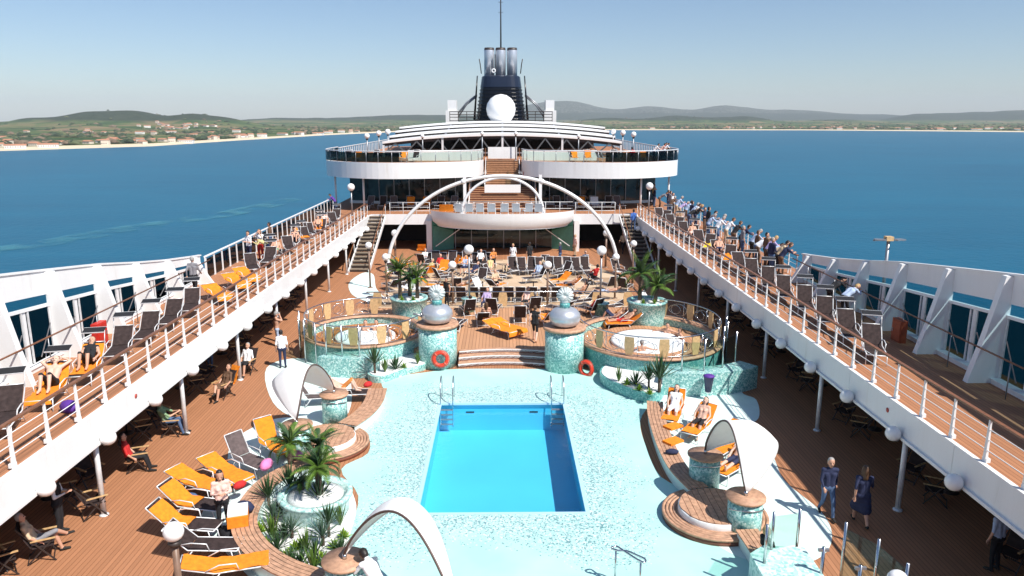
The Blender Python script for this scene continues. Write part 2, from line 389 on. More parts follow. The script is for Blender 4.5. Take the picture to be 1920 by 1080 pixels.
sp = t.nodes.new('ShaderNodeSeparateXYZ'); t.links.new(tc.outputs['Object'], sp.inputs[0])
hz_ = math_node(t, 'MULTIPLY_ADD', sp.outputs['Z'], 1/60); t.nodes[-1].inputs[2].default_value = .33
hn = math_node(t, 'ADD', hz_, math_node(t, 'MULTIPLY', math_node(t, 'SUBTRACT', nz.outputs['Fac'], .5), .8)); 
woods = _ramp(t, nf.outputs['Fac'], [(.3, (.022, .036, .024)), (.7, (.055, .070, .042))])
sel = _ramp(t, hn, [(.35, (0,0,0)), (.55, (1,1,1))])
mx = t.nodes.new('ShaderNodeMix'); mx.data_type = 'RGBA'; t.links.new(sel.outputs[0], mx.inputs[0]); t.links.new(fields.outputs[0], mx.inputs[6]); t.links.new(woods.outputs[0], mx.inputs[7])
sand = math_node(t, 'LESS_THAN', sp.outputs['Z'], SEA+3.2)
m2 = t.nodes.new('ShaderNodeMix'); m2.data_type = 'RGBA'; t.links.new(sand, m2.inputs[0]); t.links.new(mx.outputs[2], m2.inputs[6]); m2.inputs[7].default_value = (.62, .52, .38, 1)
rk = math_node(t, 'MULTIPLY', math_node(t, 'GREATER_THAN', sp.outputs['Z'], 110), math_node(t, 'GREATER_THAN', nf.outputs['Fac'], .55))
m3 = t.nodes.new('ShaderNodeMix'); m3.data_type = 'RGBA'; t.links.new(math_node(t, 'MULTIPLY', rk, .38), m3.inputs[0]); t.links.new(m2.outputs[2], m3.inputs[6]); m3.inputs[7].default_value = (.42, .40, .36, 1)
t.links.new(m3.outputs[2], b.inputs['Base Color'])
struct(mb.build('coast_land', 'land'))
# scrub and trees massed behind the beaches
mb = MB()
rs = random.Random(3)
ICO = [(0,0,1),(.89,0,.45),(.28,.85,.45),(-.72,.53,.45),(-.72,-.53,.45),(.28,-.85,.45),(.95,.5,-.1),(-.1,1,-.1),(-1,.1,-.1),(-.2,-1,-.1),(.9,-.6,-.1)]
ICF = [(0,1,2),(0,2,3),(0,3,4),(0,4,5),(0,5,1),(1,6,2),(2,7,3),(3,8,4),(4,9,5),(5,10,1),(2,6,7),(3,7,8),(4,8,9),(5,9,10),(1,10,6)]
for i in range(5200):
    u = rs.uniform(-250, 2150); sd = shore_d(u); d = sd + 70 + abs(rs.gauss(0, 1))**1.6*sd*.42
    if noise.noise(Vector((u/60, d/300, 1.7))) < -.12: continue
    x = (u-VPX)/F_PX*d; h = land_h(u, d); s = rs.uniform(2.5, 6.5); w = s*rs.uniform(.9, 2.2)
    mb.add([(x+q[0]*w*rs.uniform(.7, 1.2), d+q[1]*w, h+s*.4+q[2]*s*rs.uniform(.6, 1.1)) for q in ICO], ICF, rs.choice((0, 0, 1, 2)), False)
mat('scrub_dark', (.030, .050, .022), 1, var=.4, scale=.05); mat('scrub_olive', (.085, .10, .045), 1, var=.4, scale=.05); mat('scrub_brown', (.16, .115, .075), 1, var=.4, scale=.05)
struct(mb.build('coastal_scrub', ['scrub_dark', 'scrub_olive', 'scrub_brown']), 'stuff')
# houses on the far shore
mat('house_wall', (.66, .58, .48), .9, var=.12, scale=.05); mat('house_white', (.80, .77, .72), .9, var=.05, scale=.05); mat('house_roof', (.42, .20, .12), .9, var=.2, scale=.1)
mat('house_window', (.05, .05, .06), .3)
def house_mesh(w, d, h, rh, wall):
    q = MB(); q.b2(-w/2, w/2, -d/2, d/2, -4, h, 0)
    e = .5
    q.add([(-w/2-e,-d/2-e,h),(w/2+e,-d/2-e,h),(w/2+e,d/2+e,h),(-w/2-e,d/2+e,h),(-w/2-e,0,h+rh),(w/2+e,0,h+rh)], [(0,1,5,4),(2,3,4,5),(1,2,5),(3,0,4),(3,2,1,0)], 1)
    for k in range(int(w//3)): q.b2(-w/2+1+3*k, -w/2+2.2+3*k, -d/2-.05, -d/2+.1, 1, 2.6, 2)
    return q.mesh('house', [wall, 'house_roof', 'house_window'])
HM = [house_mesh(14, 9, 4, 2, 'house_wall'), house_mesh(20, 10, 6, 2.2, 'house_white'), house_mesh(11, 9, 7, 2, 'house_wall'), house_mesh(26, 11, 4, 2, 'house_white')]
HS = []
for i in range(46): HS.append(('shore', rs.uniform(5, 690), None))
for i in range(26): HS.append(('village', rs.gauss(345, 32), rs.uniform(2500, 2950)))
for i in range(12): HS.append(('plain', rs.uniform(0, 640), None))
for i in range(46): HS.append(('right', rs.uniform(1195, 1910), None))
HS.sort(key=lambda q: (q[0], q[1])); hc = {}
for zone, u, d in HS:
    hc[zone] = hc.get(zone, 0) + 1
    sd = shore_d(u)
    if d is None: d = sd + {'shore': rs.uniform(28, 130), 'plain': rs.uniform(300, 1100), 'right': rs.uniform(30, 380)}[zone]
    o = link('house', rs.choice(HM), None, ((u-VPX)/F_PX*d, d, land_h(u, d)), rs.uniform(-.5, .5))
    lab = {'shore': f'tiled house along the left beach, {ordn(hc[zone])} from the left', 'village': f'pale village house under the left hill, {ordn(hc[zone])} from the left',
           'plain': f'pale house in the fields behind the left beach, {ordn(hc[zone])} from the left', 'right': f'tiled house along the far beach right of the funnel, {ordn(hc[zone])} from the left'}[zone]
    tag(o, lab, 'house', {'shore': 'houses along the left beach', 'village': 'village houses under the hill', 'plain': 'houses in the left fields', 'right': 'houses along the far right beach'}[zone])

# ================================================================== HAZE
m, t, b = nodes('haze_air'); t.nodes.remove(b); vol = t.nodes.new('ShaderNodeVolumePrincipled')
vol.inputs['Color'].default_value = (.80, .88, .97, 1); vol.inputs['Density'].default_value = 5.2e-5; vol.inputs['Anisotropy'].default_value = -.05
t.links.new(vol.outputs[0], t.nodes['Material Output'].inputs['Volume'])
struct(MB().b2(-21050, 21050, -6050, 17050, SEA-3.5, 480).build('haze', 'haze_air'), 'stuff')

# ================================================================== SHIP: HULL, POOL DECK, POOL
XE, XW, XO = 11.1, 15.0, 15.6            # inner deck edge, windscreen plane, hull side
ZU, ZT = 3.05, 7.0                        # upper side deck, top aft deck
POOL = (-2.5, 2.42, 19.05, 27.55); PD = -1.15
mb = MB()
for s in (-1, 1): mb.b2(s*XO, s*(XO+.3), -20, 140, SEA-2, 2.7)
mb.b2(-XO, XO, 139.7, 140, SEA-2, 2.7); mb.b2(-XO, XO, -20, -19.7, SEA-2, 2.7)
struct(mb.build('ship_hull', 'white_paint'))
x0, x1, y0, y1 = POOL
hole = [(x0, y0), (x1, y0), (x1, y1), (x0, y1)]
poly_sheet([(-XO, -19.7), (XO, -19.7), (XO, 70), (-XO, 70)], [hole], 0, 'teak_deck', 'teak')
# pool basin: liner, coping, water
mb = MB()
mb.add([(x0,y0,PD),(x1,y0,PD),(x1,y1,PD),(x0,y1,PD),(x0,y0,-.05),(x1,y0,-.05),(x1,y1,-.05),(x0,y1,-.05)], [(0,1,2,3),(4,0,3,7),(1,5,6,2),(3,2,6,7),(0,4,5,1)])
struct(mb.build('pool_basin', 'pool_liner'))
mb = MB()
c = .10
for a in [(x0-.02, x0+c, y0, y1), (x1-c, x1+.02, y0, y1)]: mb.b2(*a, -.06, .016)
for a in [(x0+c, x1-c, y0-.02, y0+c), (x0+c, x1-c, y1-c, y1+.02)]: mb.b2(*a, -.06, .016)
struct(mb.build('pool_coping', 'pool_rim'))
mb = MB(); mb.add([(x0+.01,y0+.01,-.22),(x1-.01,y0+.01,-.22),(x1-.01,y1-.01,-.22),(x0+.01,y1-.01,-.22)], [(0,1,2,3)]); struct(mb.build('pool_water', 'pool_water'))
mb = MB()
for xx in (-1.3, 1.2): mb.b2(xx-.16, xx+.16, y1-.015, y1-.004, -.42, -.36)
struct(mb.build('pool_skimmer_slot', 'shade_black'))
# pale mosaic round the pool
MO = [(x, y) for x, y in (P(*q) for q in [(720,712),(800,698),(860,692),(1020,692),(1085,692),(1140,704),(1215,745),(1200,790),(1212,840),(1240,895),(1310,930),(1330,985),(1390,1030),(1450,1060),(1480,1110),(1480,1180),
      (1000,1250),(560,1180),(600,1090),(640,1050),(655,1000),(672,930),(640,880),(690,850),(690,815),(670,800),(700,775),(722,740)])]
poly_sheet(smooth_loop(MO, 4), [hole], .006, 'pool_surround', 'pool_mosaic')
def blob(pts, z, name, m): return poly_sheet(smooth_loop([P(*q) for q in pts], 5), [], z, name, m)
blob([(500,690),(560,672),(640,690),(660,740),(640,790),(570,790),(512,755)], .010, 'white_paving', 'mint_paint')
blob([(428,850),(452,815),(520,785),(590,790),(640,830),(600,880),(510,920),(440,905)], .014, 'white_paving', 'mint_paint')
blob([(470,900),(560,890),(660,930),(650,1000),(640,1100),(520,1120),(400,1010),(380,960)], .018, 'white_paving', 'mint_paint')
blob([(1230,745),(1360,745),(1440,840),(1470,900),(1540,960),(1560,1010),(1530,1050),(1440,1060),(1330,1010),(1280,900),(1240,830)], .010, 'white_paving', 'mint_paint')
blob([(1350,690),(1385,695),(1390,735),(1418,750),(1422,785),(1390,795),(1355,770)], .014, 'white_paving', 'mint_paint')
blob([(655,530),(680,512),(700,515),(705,540),(720,560),(690,565),(660,552)], .010, 'white_paving', 'mint_paint')
poly_sheet([P(*q) for q in [(700,600),(735,515),(800,487),(1090,487),(1165,520),(1215,600)]], [], .008, 'dance_floor', 'dance_floor')

# ================================================================== SIDE DECKS
for s, nm in ((-1, 'left'), (1, 'right')):
    mb = MB(); mb.b2(s*(XE+.05), s*XO, -10, 62.3, 2.72, 3.03, 0); o = struct(mb.build('side_deck_slab', 'soffit'))
    mb = MB(); xs = sorted((s*(XE+.0), s*XO)); mb.add([(xs[0],-10,ZU),(xs[1],-10,ZU),(xs[1],62.3,ZU),(xs[0],62.3,ZU)], [(0,1,2,3)]); struct(mb.build('side_deck_teak', 'teak'))
    fas = thing('deck_fascia', f'long white fascia edging the {nm} upper deck', 'fascia')
    y = -10
    while y < 62.2:
        y2 = min(y + 5.56 - (1.05 if y == -10 else 0), 62.28)
        MB().b2(s*XE, s*(XE-.12), y+.006, y2-.006, 2.27, 3.10).build('fascia_panel', 'white_paint', fas); y = y2
    MB().b2(s*(XE-.12), s*(XE-.19), -10, 62.28, 2.22, 2.30).build('drip_edge', 'white_paint', fas)
    # small round fire sign
    yy, zz = (21.2, 2.75) if s < 0 else (19.9, 2.72)
    q = MB(); q.lathe([(.07, 0), (.07, .01)], 14); o = q.build('deck_sign', 'sign_red'); o.location = (s*(XE-.125), yy, zz); o.rotation_euler = (0, -s*math.pi/2, 0)
    tag(o, f'small red round sign on the {nm} deck fascia', 'sign')
    mb = MB(); mb.b2(s*15.3, s*15.5, -10, 62, 0, 2.72); struct(mb.build('side_wall', 'dark_wall'))
    for k in range(9):
        yb = 13.6 + 5.55*k
        w = thing('side_window', f'dark window under the {nm} upper deck, {ordn(k+1)} from the camera', 'window', (s*15.28, yb, .9), 0, f'windows under the {nm} deck')
        MB().b2(-.01, .01, -1.6, 1.6, 0, 1.5).build('pane', 'window_dark', w)
        q = MB(); q.b2(-.03, .03, -1.7, -1.6, -.1, 1.6); q.b2(-.03, .03, 1.6, 1.7, -.1, 1.6); q.b2(-.03, .03, -1.6, 1.6, -.1, 0); q.b2(-.03, .03, -1.6, 1.6, 1.5, 1.6)
        q.build('window_frame', 'grey_metal', w)
    # posts carrying the deck
    po = thing('deck_post', '', 'post'); MB().tube([(0,0,0),(0,0,2.72)], .075, 10).build('shaft', 'frame_white', po); MB().lathe([(.13,0),(.13,.03),(.08,.06)], 12).build('base_flange', 'frame_white', po)
    pp = Proto(po)
    for k in range(8): pp.put((s*(XE+.08), 19.15+5.57*k, 0), 0, f'white steel post, {ordn(k+1)} holding up the {nm} upper deck', f'posts under the {nm} deck')
    # globe lights on the fascia
    gl = thing('fascia_light', '', 'lamp'); MB().ball((0,0,0), .21, 16).build('globe', 'globe_white', gl)
    q = MB(); q.lathe([(.09,0),(.13,.05),(.13,.10),(.05,.16)], 12); o = q.build('bracket', 'grey_metal', gl); o.rotation_euler = (0, s*R(115), 0); o.location = (s*.05, 0, -.07)
    pp = Proto(gl)
    for k in range(16): pp.put((s*(XE-.34), 16.25+2.84*k, 2.36), 0, f'white globe light, {ordn(k+1)} along the {nm} deck fascia from the camera', f'globe lights on the {nm} fascia')
    # inner railing
    rl = thing('deck_railing', f'white post railing with brown handrail on the {nm} upper deck edge', 'railing')
    q = MB(); X = s*(XE+.02)
    me = MB(); me.add([(-.03,-.055,0),(.03,-.055,0),(.03,.055,0),(-.03,.055,0),(-.02,-.028,1.04),(.02,-.028,1.04),(.02,.028,1.04),(-.02,.028,1.04)], [(3,2,1,0),(4,5,6,7),(0,1,5,4),(1,2,6,5),(2,3,7,6),(3,0,4,7)])
    me.box((s*.03,0,.05), (.10,.16,.10)); pm = me.mesh('post', 'white_paint')
    k = 0
    while 10.46 + 1.338*k < 61:
        link('post', pm, rl, (X, 10.46+1.338*k, 3.10)); k += 1
    for zz in (.30, .55, .80): MB().tube([(X, -10, 3.1+zz), (X, 60.8, 3.1+zz)], .012, 5).build('wire', 'white_paint', rl)
    MB().b2(X-.05, X+.05, -10, 60.8, 4.14, 4.19).build('handrail', 'handrail_wood', rl)
    # windscreen wall with struts and windows
    TOP = [(-10, 8.9), (10, 7.5), (20.8, 6.42), (24.1, 6.0), (27.5, 5.55), (30.5, 5.05), (33, 4.68), (36.5, 4.25)]
    wl = thing('windscreen_wall', f'white windscreen wall with slanted struts and windows along the {nm} upper deck', 'wall')
    ys = [4.2+2.85*k for k in range(12)] + [36.6]
    W = s*XW
    for a, bq in zip(ys, ys[1:]):
        ta, tb = lerp_tab(TOP, a), lerp_tab(TOP, bq); fa, fb = (ta-ZU), (tb-ZU)
        ba, bb = ta - .26*fa, tb - .26*fb                # bottom of the solid band
        la, lb = ba - .10*fa, bb - .10*fb                # clerestory strip, then header
        def quadbox(za0, za1, zb0, zb1, w0, w1, ya=a+.07, yb=bq-.07, mats='white_paint', name='panel'):
            q = MB(); vs_ = []
            for xx in (W - s*w0, W - s*w1): vs_ += [(xx, ya, za0), (xx, yb, zb0), (xx, yb, zb1), (xx, ya, za1)]
            fs_ = [(0,1,2,3), (7,6,5,4), (0,4,5,1), (1,5,6,2), (2,6,7,3), (3,7,4,0)]
            if s > 0: fs_ = [f[::-1] for f in fs_]
            q.add(vs_, fs_); return q.build(name, mats, wl)
        quadbox(ba, ta, bb, tb, -.04, .04, name='top_panel')
        quadbox(la-.10, la, lb-.10, lb, -.02, .10, name='header')
        if fa > 1.6:
            wb = ZU + .14
            quadbox(wb, la-.10, wb, lb-.10, .00, .012, mats='wind_glass', name='pane')
            quadbox(la, ba, lb, bb, .0, .012, mats='clerestory_glass', name='clerestory_pane')
            my = (a+bq)/2; mz = (la+lb)/2 - .1
            MB().b2(W-s*.06, W+s*.03, my-.07, my+.07, wb, mz).build('mullion', 'white_paint', wl)
            for e in (a+.17, my-.16, my+.16, bq-.17):
                MB().b2(W-s*.09, W-s*.05, e-.03, e+.03, wb+.05, lerp_tab([(a, la-.12), (bq, lb-.12)], e)).build('sash_rail', 'frame_white', wl)
            for e in (a+.45, my+.5): MB().bar((W-s*.10, e, wb+.15), (W-s*.38, e+.25, wb+(la-wb)*.62), .025, .03).build('stay_arm', 'grey_metal', wl)
            MB().b2(W-s*.30, W+s*.04, a+.12, bq-.12, ZU, wb).build('sill_box', 'white_paint', wl)
            MB().b2(W-s*.34, W-s*.05, a+.12, bq-.12, wb, wb+.03).build('sill_cap', 'white_soft', wl)
        else:
            quadbox(ZU, la-.1, ZU, lb-.1, -.02, .03, name='lower_panel')
    for k, a in enumerate(ys[:-1]):
        tz = lerp_tab(TOP, a) - .02; q = MB()
        xi = [(W, tz), (W-s*.26, tz), (W-s*.70, ZU+.36*(tz-ZU)), (W-s*1.0, ZU), (W, ZU)]
        vs_ = [(x, a-.11, z) for x, z in xi] + [(x, a+.11, z) for x, z in xi]; n_ = len(xi)
        fs_ = [tuple(range(n_)), tuple(range(n_, 2*n_))[::-1]] + [(i, n_+i, n_+(i+1)%n_, (i+1)%n_) for i in range(n_)]
        if s < 0: fs_ = [f[::-1] for f in fs_]
        q.add(vs_, fs_); q.build('strut', 'white_paint', wl)
    cap = [(W, y_, lerp_tab(TOP, y_)+.02) for y_ in [4.2 + .9*i for i in range(37)]]
    q = MB()
    for p_, p2_ in zip(cap, cap[1:]): q.bar(p_, p2_, .16, .06)
    q.build('top_rail', 'white_paint', wl)
    hr = [(W-s*.72, y_, 4.15) for y_ in (4.2, 20, 36)]
    MB().tube(hr, .03, 6).build('handrail', 'handrail_wood', wl)
    for k in range(11):
        MB().tube([(W-s*.72, 5.6+2.85*k, ZU), (W-s*.72, 5.6+2.85*k, 4.13)], .02, 6).build('handrail_post', 'grey_metal', wl)
    # open railing further aft
    rr_ = thing('outer_railing', f'white railing facing the sea on the {nm} upper deck aft', 'railing')
    nrow = 27
    pm = MB().box((0,0,.55), (.05,.15 if s < 0 else .07,1.1)).mesh('post', 'white_paint')
    for k in range(nrow): link('post', pm, rr_, (s*14.8, 36.75+1.1*k, ZU))
    if s < 0:
        pm = MB().box((0,0,.5), (.012,.92,.9)).mesh('pane', 'tint_glass')
        for k in range(nrow-1): link('pane', pm, rr_, (s*14.8, 37.3+1.1*k, ZU+.04))
    else:
        for zz in (.2, .42, .64, .86): MB().tube([(s*14.8, 36.7, ZU+zz), (s*14.8, 65.4, ZU+zz)], .012, 5).build('wire', 'frame_white', rr_)
    MB().b2(s*14.74, s*14.86, 36.7, 65.4, ZU+1.1, ZU+1.15).build('top_rail', 'white_paint' if s < 0 else 'handrail_wood', rr_)
# red cabinets on the windscreen walls
for s, (u, v), mname, lab in ((-1, (187, 626), 'box_red', 'red fire locker on the left windscreen wall'), (1, (1686, 620), 'box_rust', 'rust-red fire locker on the right windscreen wall')):
    y_, z_ = PX(u, v, s*14.2); q = MB(); q.b2(-.11, .11, -.32, .32, -.42, .42); o = thing('fire_locker', lab, 'locker', (s*14.2, y_, z_-.42))
    q2 = MB(); q2.b2(-.11, .11, -.32, .32, 0, .84); q2.build('case', mname, o); MB().b2(-s*.11, -s*.13, -.28, .28, .05, .79).build('door', mname, o); MB().b2(-s*.13, -s*.15, .18, .22, .36, .5).build('handle', 'grey_metal', o)
    MB().tube([(0,0,0),(0,0,ZU-(z_-.42))], .03, 6).build('leg', 'frame_white', o)
# ================================================================== AFT: STAGE FRONT, BALCONY, LOUNGE, TOP DECK
YF = 62.3
mb = MB(); mb.add([(-XO,YF,ZU),(XO,YF,ZU),(XO,112,ZU),(-XO,112,ZU)], [(0,1,2,3)]); struct(mb.build('balcony_teak', 'teak'))
mb = MB(); mb.b2(-XO, XO, YF+.1, 112, 2.6, 3.03); struct(mb.build('balcony_slab', 'soffit'))
bf = thing('stage_front', 'white balcony front with dark openings and green glass stage behind the loungers', 'facade')
for a, b_ in ((-11.0, -5.9), (5.9, 11.0)): MB().b2(a, b_, YF-.1, YF+.05, 2.27, 3.12).build('balcony_fascia', 'white_paint', bf)
for x in (-6.15, 6.2): MB().b2(x-.22, x+.22, YF-.35, YF+.3, 0, 2.6).build('column', 'white_paint', bf)
for x in (-11.0, 11.0): MB().b2(x-.12, x+.12, YF-.2, YF+.2, 0, 2.27).build('column', 'white_paint', bf)
MB().b2(-XO, XO, 68, 68.2, 0, 2.6).build('back_wall', 'interior', bf)
for k in range(8):
    x = -5.4 + 1.38*k; MB().b2(x, x+1.30, YF+1.2, YF+1.23, .1, 2.3).build('stage_pane', 'window_dark', bf)
    MB().b2(x+1.30, x+1.38, YF+1.15, YF+1.25, 0, 2.35).build('stage_mullion', 'grey_metal', bf)
for s in (-1, 1):
    q = MB(); q.add([(s*5.9, YF-.2, 0), (s*4.2, YF+1.1, 0), (s*4.2, YF+1.1, 2.4), (s*5.9, YF-.2, 2.9)], [(0,1,2,3)]); q.build('wing_panel', 'green_panel', bf)
    q = MB(); q.bar((s*5.6, YF-.6, .5), (s*3.6, YF-.3, 1.9), .06, .06); q.build('slant_rail', 'frame_white', bf)
q = MB(); q.add([(-5.9, YF-.3, 2.25), (5.9, YF-.3, 2.25), (5.0, YF+1.1, 1.55), (-5.0, YF+1.1, 1.55)], [(0,1,2,3)]); q.build('stage_valance', 'green_glass', bf)
# bowed white balcony over the stage
rows = []
for zz, sc_ in ((3.55, 1.0), (3.1, .995), (2.62, .975), (2.30, .91)):
    rows.append([(6.0*sc_*math.cos(math.pi*(1+k/28)), YF-.12+3.4*sc_*math.sin(math.pi*(1+k/28)), zz) for k in range(29)])
MB().sheet(rows).build('bowed_apron', 'white_paint', bf)
MB().prism([(x, y) for x, y, _ in rows[1]], 3.10, 3.14).build('bowed_floor', 'white_paint', bf)
MB().prism([(x, y) for x, y, _ in rows[3]], 2.24, 2.29).build('bowed_underside', 'white_soft', bf)
# balcony railings
brl = thing('balcony_railing', 'thin white balcony railing in front of the aft loungers', 'railing')
for a, b_ in ((-9.4, -6.1), (6.1, 9.4)):
    for zz in (.3, .6, 1.0): MB().tube([(a, YF, ZU+zz+.05), (b_, YF, ZU+zz+.05)], .018, 5).build('rail', 'white_paint', brl)
    for k in range(4): MB().tube([(a+(b_-a)*k/3, YF, ZU), (a+(b_-a)*k/3, YF, ZU+1.05)], .022, 6).build('post', 'white_paint', brl)
for k in range(9):
    MB().tube([(-4.8+1.2*k, YF+.3, ZU), (-4.8+1.2*k, YF+.3, ZU+1.05)], .022, 6).build('post', 'white_paint', brl)
for zz in (.5, 1.05): MB().tube([(-5.9, YF+.3, ZU+zz), (5.9, YF+.3, ZU+zz)], .018, 5).build('rail', 'white_paint', brl)
# side stairs
for s, nm in ((-1, 'left'), (1, 'right')):
    st = thing('staircase', f'steep stairs with white stringers up to the balcony on the {nm}', 'stairs', (s*10.45, 0, 0))
    N = 15; ya, yb = 53.4, 61.9
    tm = MB().box((0,0,0), (1.36, .50, .05)).mesh('tread', 'tread'); rm = MB().box((0,0,0), (1.36,.02,.14)).mesh('riser', 'frame_dark')
    for k in range(N):
        link('tread', tm, st, (0, ya+(yb-ya)*(k+.5)/N, ZU*(k+1)/N-.03)); link('riser', rm, st, (0, ya+(yb-ya)*(k+.1)/N, ZU*(k+1)/N-.12))
    for x in (-.74, .74):
        q = MB(); q.bar((x, ya-.25, .02), (x, yb, ZU-.06), .07, .32); q.build('stringer', 'white_paint', st)
        q = MB(); q.bar((x, ya-.1, .95), (x, yb, ZU+.95), .06, .05); q.build('handrail', 'handrail_wood', st)
        for k in range(5):
            y_ = ya+.2+(yb-ya-.3)*k/4; z_ = ZU*(y_-ya)/(yb-ya); MB().tube([(x, y_, z_), (x, y_, z_+.95)], .02, 6).build('baluster', 'white_paint', st)
# big white arches
def arch(name, label, hx, y, z0, z1, r, n=40):
    o = thing(name, label, 'arch', (0, y, z0))
    MB().tube([(hx*math.cos(math.pi*k/n), 0, (z1-z0)*math.sin(math.pi*k/n)) for k in range(n+1)], r, 10).build('arch_tube', 'white_paint', o)
    for s in (-1, 1): MB().lathe([(.3, 0), (.3, .06), (r+.03, .1), (r+.03, .3)], 12, (s*hx, 0, 0)).build('foot_plate', 'white_paint', o)
    return o
o = arch('white_arch', 'large white tubular arch spanning the lounger area', 8.35, 53.2, 0, 6.95, .125)
for s in (-1, 1):
    for f in (.41, ): MB().ball((s*2.78, 0, 6.95*math.sqrt(1-(2.78/8.35)**2)), .2, 12).build('joint', 'white_paint', o)
arch('white_arch', 'small white tubular arch on the balcony before the grand stairs', 3.45, 62.9, ZU, 6.1, .11)
# grand stairs
gs = thing('grand_stairs', 'wide central wooden stairs from balcony up to the top deck', 'stairs', (0, 0, ZU))
mat('stair_wood', (.36, .19, .10), .6, var=.2)
for k in range(11):
    MB().b2(-1.55, 1.55, 64.6+.42*k, 65.08+.42*k, .15*(k+1), .20*(k+1)+.02*0+.0).build('tread', 'stair_wood', gs) if False else None
    MB().b2(-2.9, 2.9, 64.4+.36*k, 64.80+.36*k, .165*(k+1)-.05, .165*(k+1)).build('tread', 'stair_wood', gs)
    MB().b2(-2.85, 2.85, 64.44+.36*k, 64.46+.36*k, .165*k, .165*(k+1)-.05).build('riser', 'slat_edge', gs)
MB().b2(-1.6, 1.6, 66.6, 66.7, 1.45, 2.15).build('landing_panel', 'white_paint', gs)
for k in range(12):
    MB().b2(-1.55, 1.55, 68.4+.36*k, 68.8+.36*k, 1.8+.18*(k+1)-.05, 1.8+.18*(k+1)).build('tread', 'stair_wood', gs)
    MB().b2(-1.5, 1.5, 68.44+.36*k, 68.46+.36*k, 1.8+.18*k, 1.8+.18*(k+1)-.05).build('riser', 'stair_wood', gs)
for s in (-1, 1):
    q = MB(); q.bar((s*1.62, 68.2, 1.9), (s*1.62, 72.8, 4.1), .08, .35); q.build('stringer', 'white_paint', gs)
    q = MB(); q.bar((s*1.62, 68.2, 2.9), (s*1.62, 72.8, 5.1), .06, .05); q.build('handrail', 'handrail_wood', gs)
    q = MB(); q.bar((s*2.95, 64.2, .05), (s*2.95, 68.3, 1.85), .08, .3); q.build('stringer', 'white_paint', gs)
    q = MB(); q.bar((s*2.95, 64.2, 1.05), (s*2.95, 68.3, 2.85), .06, .05); q.build('handrail', 'handrail_wood', gs)
    for k in range(5):
        y_ = 64.4+.95*k; z_ = .05+1.8*(y_-64.2)/4.1; MB().tube([(s*2.95, y_, z_), (s*2.95, y_, z_+1)], .025, 6).build('baluster', 'white_paint', gs)
    MB().b2(s*3.1, s*3.35, 63.9, 64.2, 0, 3.2).build('newel_post', 'white_paint', gs)
MB().b2(-1.4, 1.4, 73.4, 73.5, 4.1, 5.2).build('top_panel', 'white_paint', gs)
# lounge windows
lg = thing('lounge_front', 'dark curved lounge window front under the top deck', 'facade')
def lgy(x): return 72.0 - 2.2*(1-(abs(x)/15)**2)
xs_ = [-14.6 + 1.46*k for k in range(21)]
for k in range(20):
    a, b_ = xs_[k], xs_[k+1]
    if abs(a+b_)/2 < 3.2: continue
    q = MB(); q.add([(a+.04, lgy(a), ZU+.25), (b_-.04, lgy(b_), ZU+.25), (b_-.04, lgy(b_), 5.85), (a+.04, lgy(a), 5.85)], [(0,1,2,3)]); q.build('pane', 'window_dark', lg)
    q = MB(); q.bar((a, lgy(a), ZU+.1), (b_, lgy(b_), ZU+.1), .12, .3); q.build('plinth', 'white_paint', lg)
    MB().b2(b_-.035, b_+.035, lgy(b_)-.05, lgy(b_)+.05, ZU+.2, 5.9).build('mullion', 'grey_metal', lg)
for s in (-1, 1):
    for x, y_ in ((12.2, 66), (15.2, 68.5), (7.0, 64.8)):
        if x == 7.0: continue
        o = thing('deck_post', f'slim white post under the top deck {"left" if s < 0 else "right"}, {"outer" if x > 13 else "inner"} one', 'post', (s*x, y_, ZU)); MB().tube([(0,0,0),(0,0,2.95)], .09, 8).build('shaft', 'white_paint', o)
        MB().lathe([(.16,0),(.16,.03),(.1,.06)], 10).build('base_flange', 'white_paint', o)
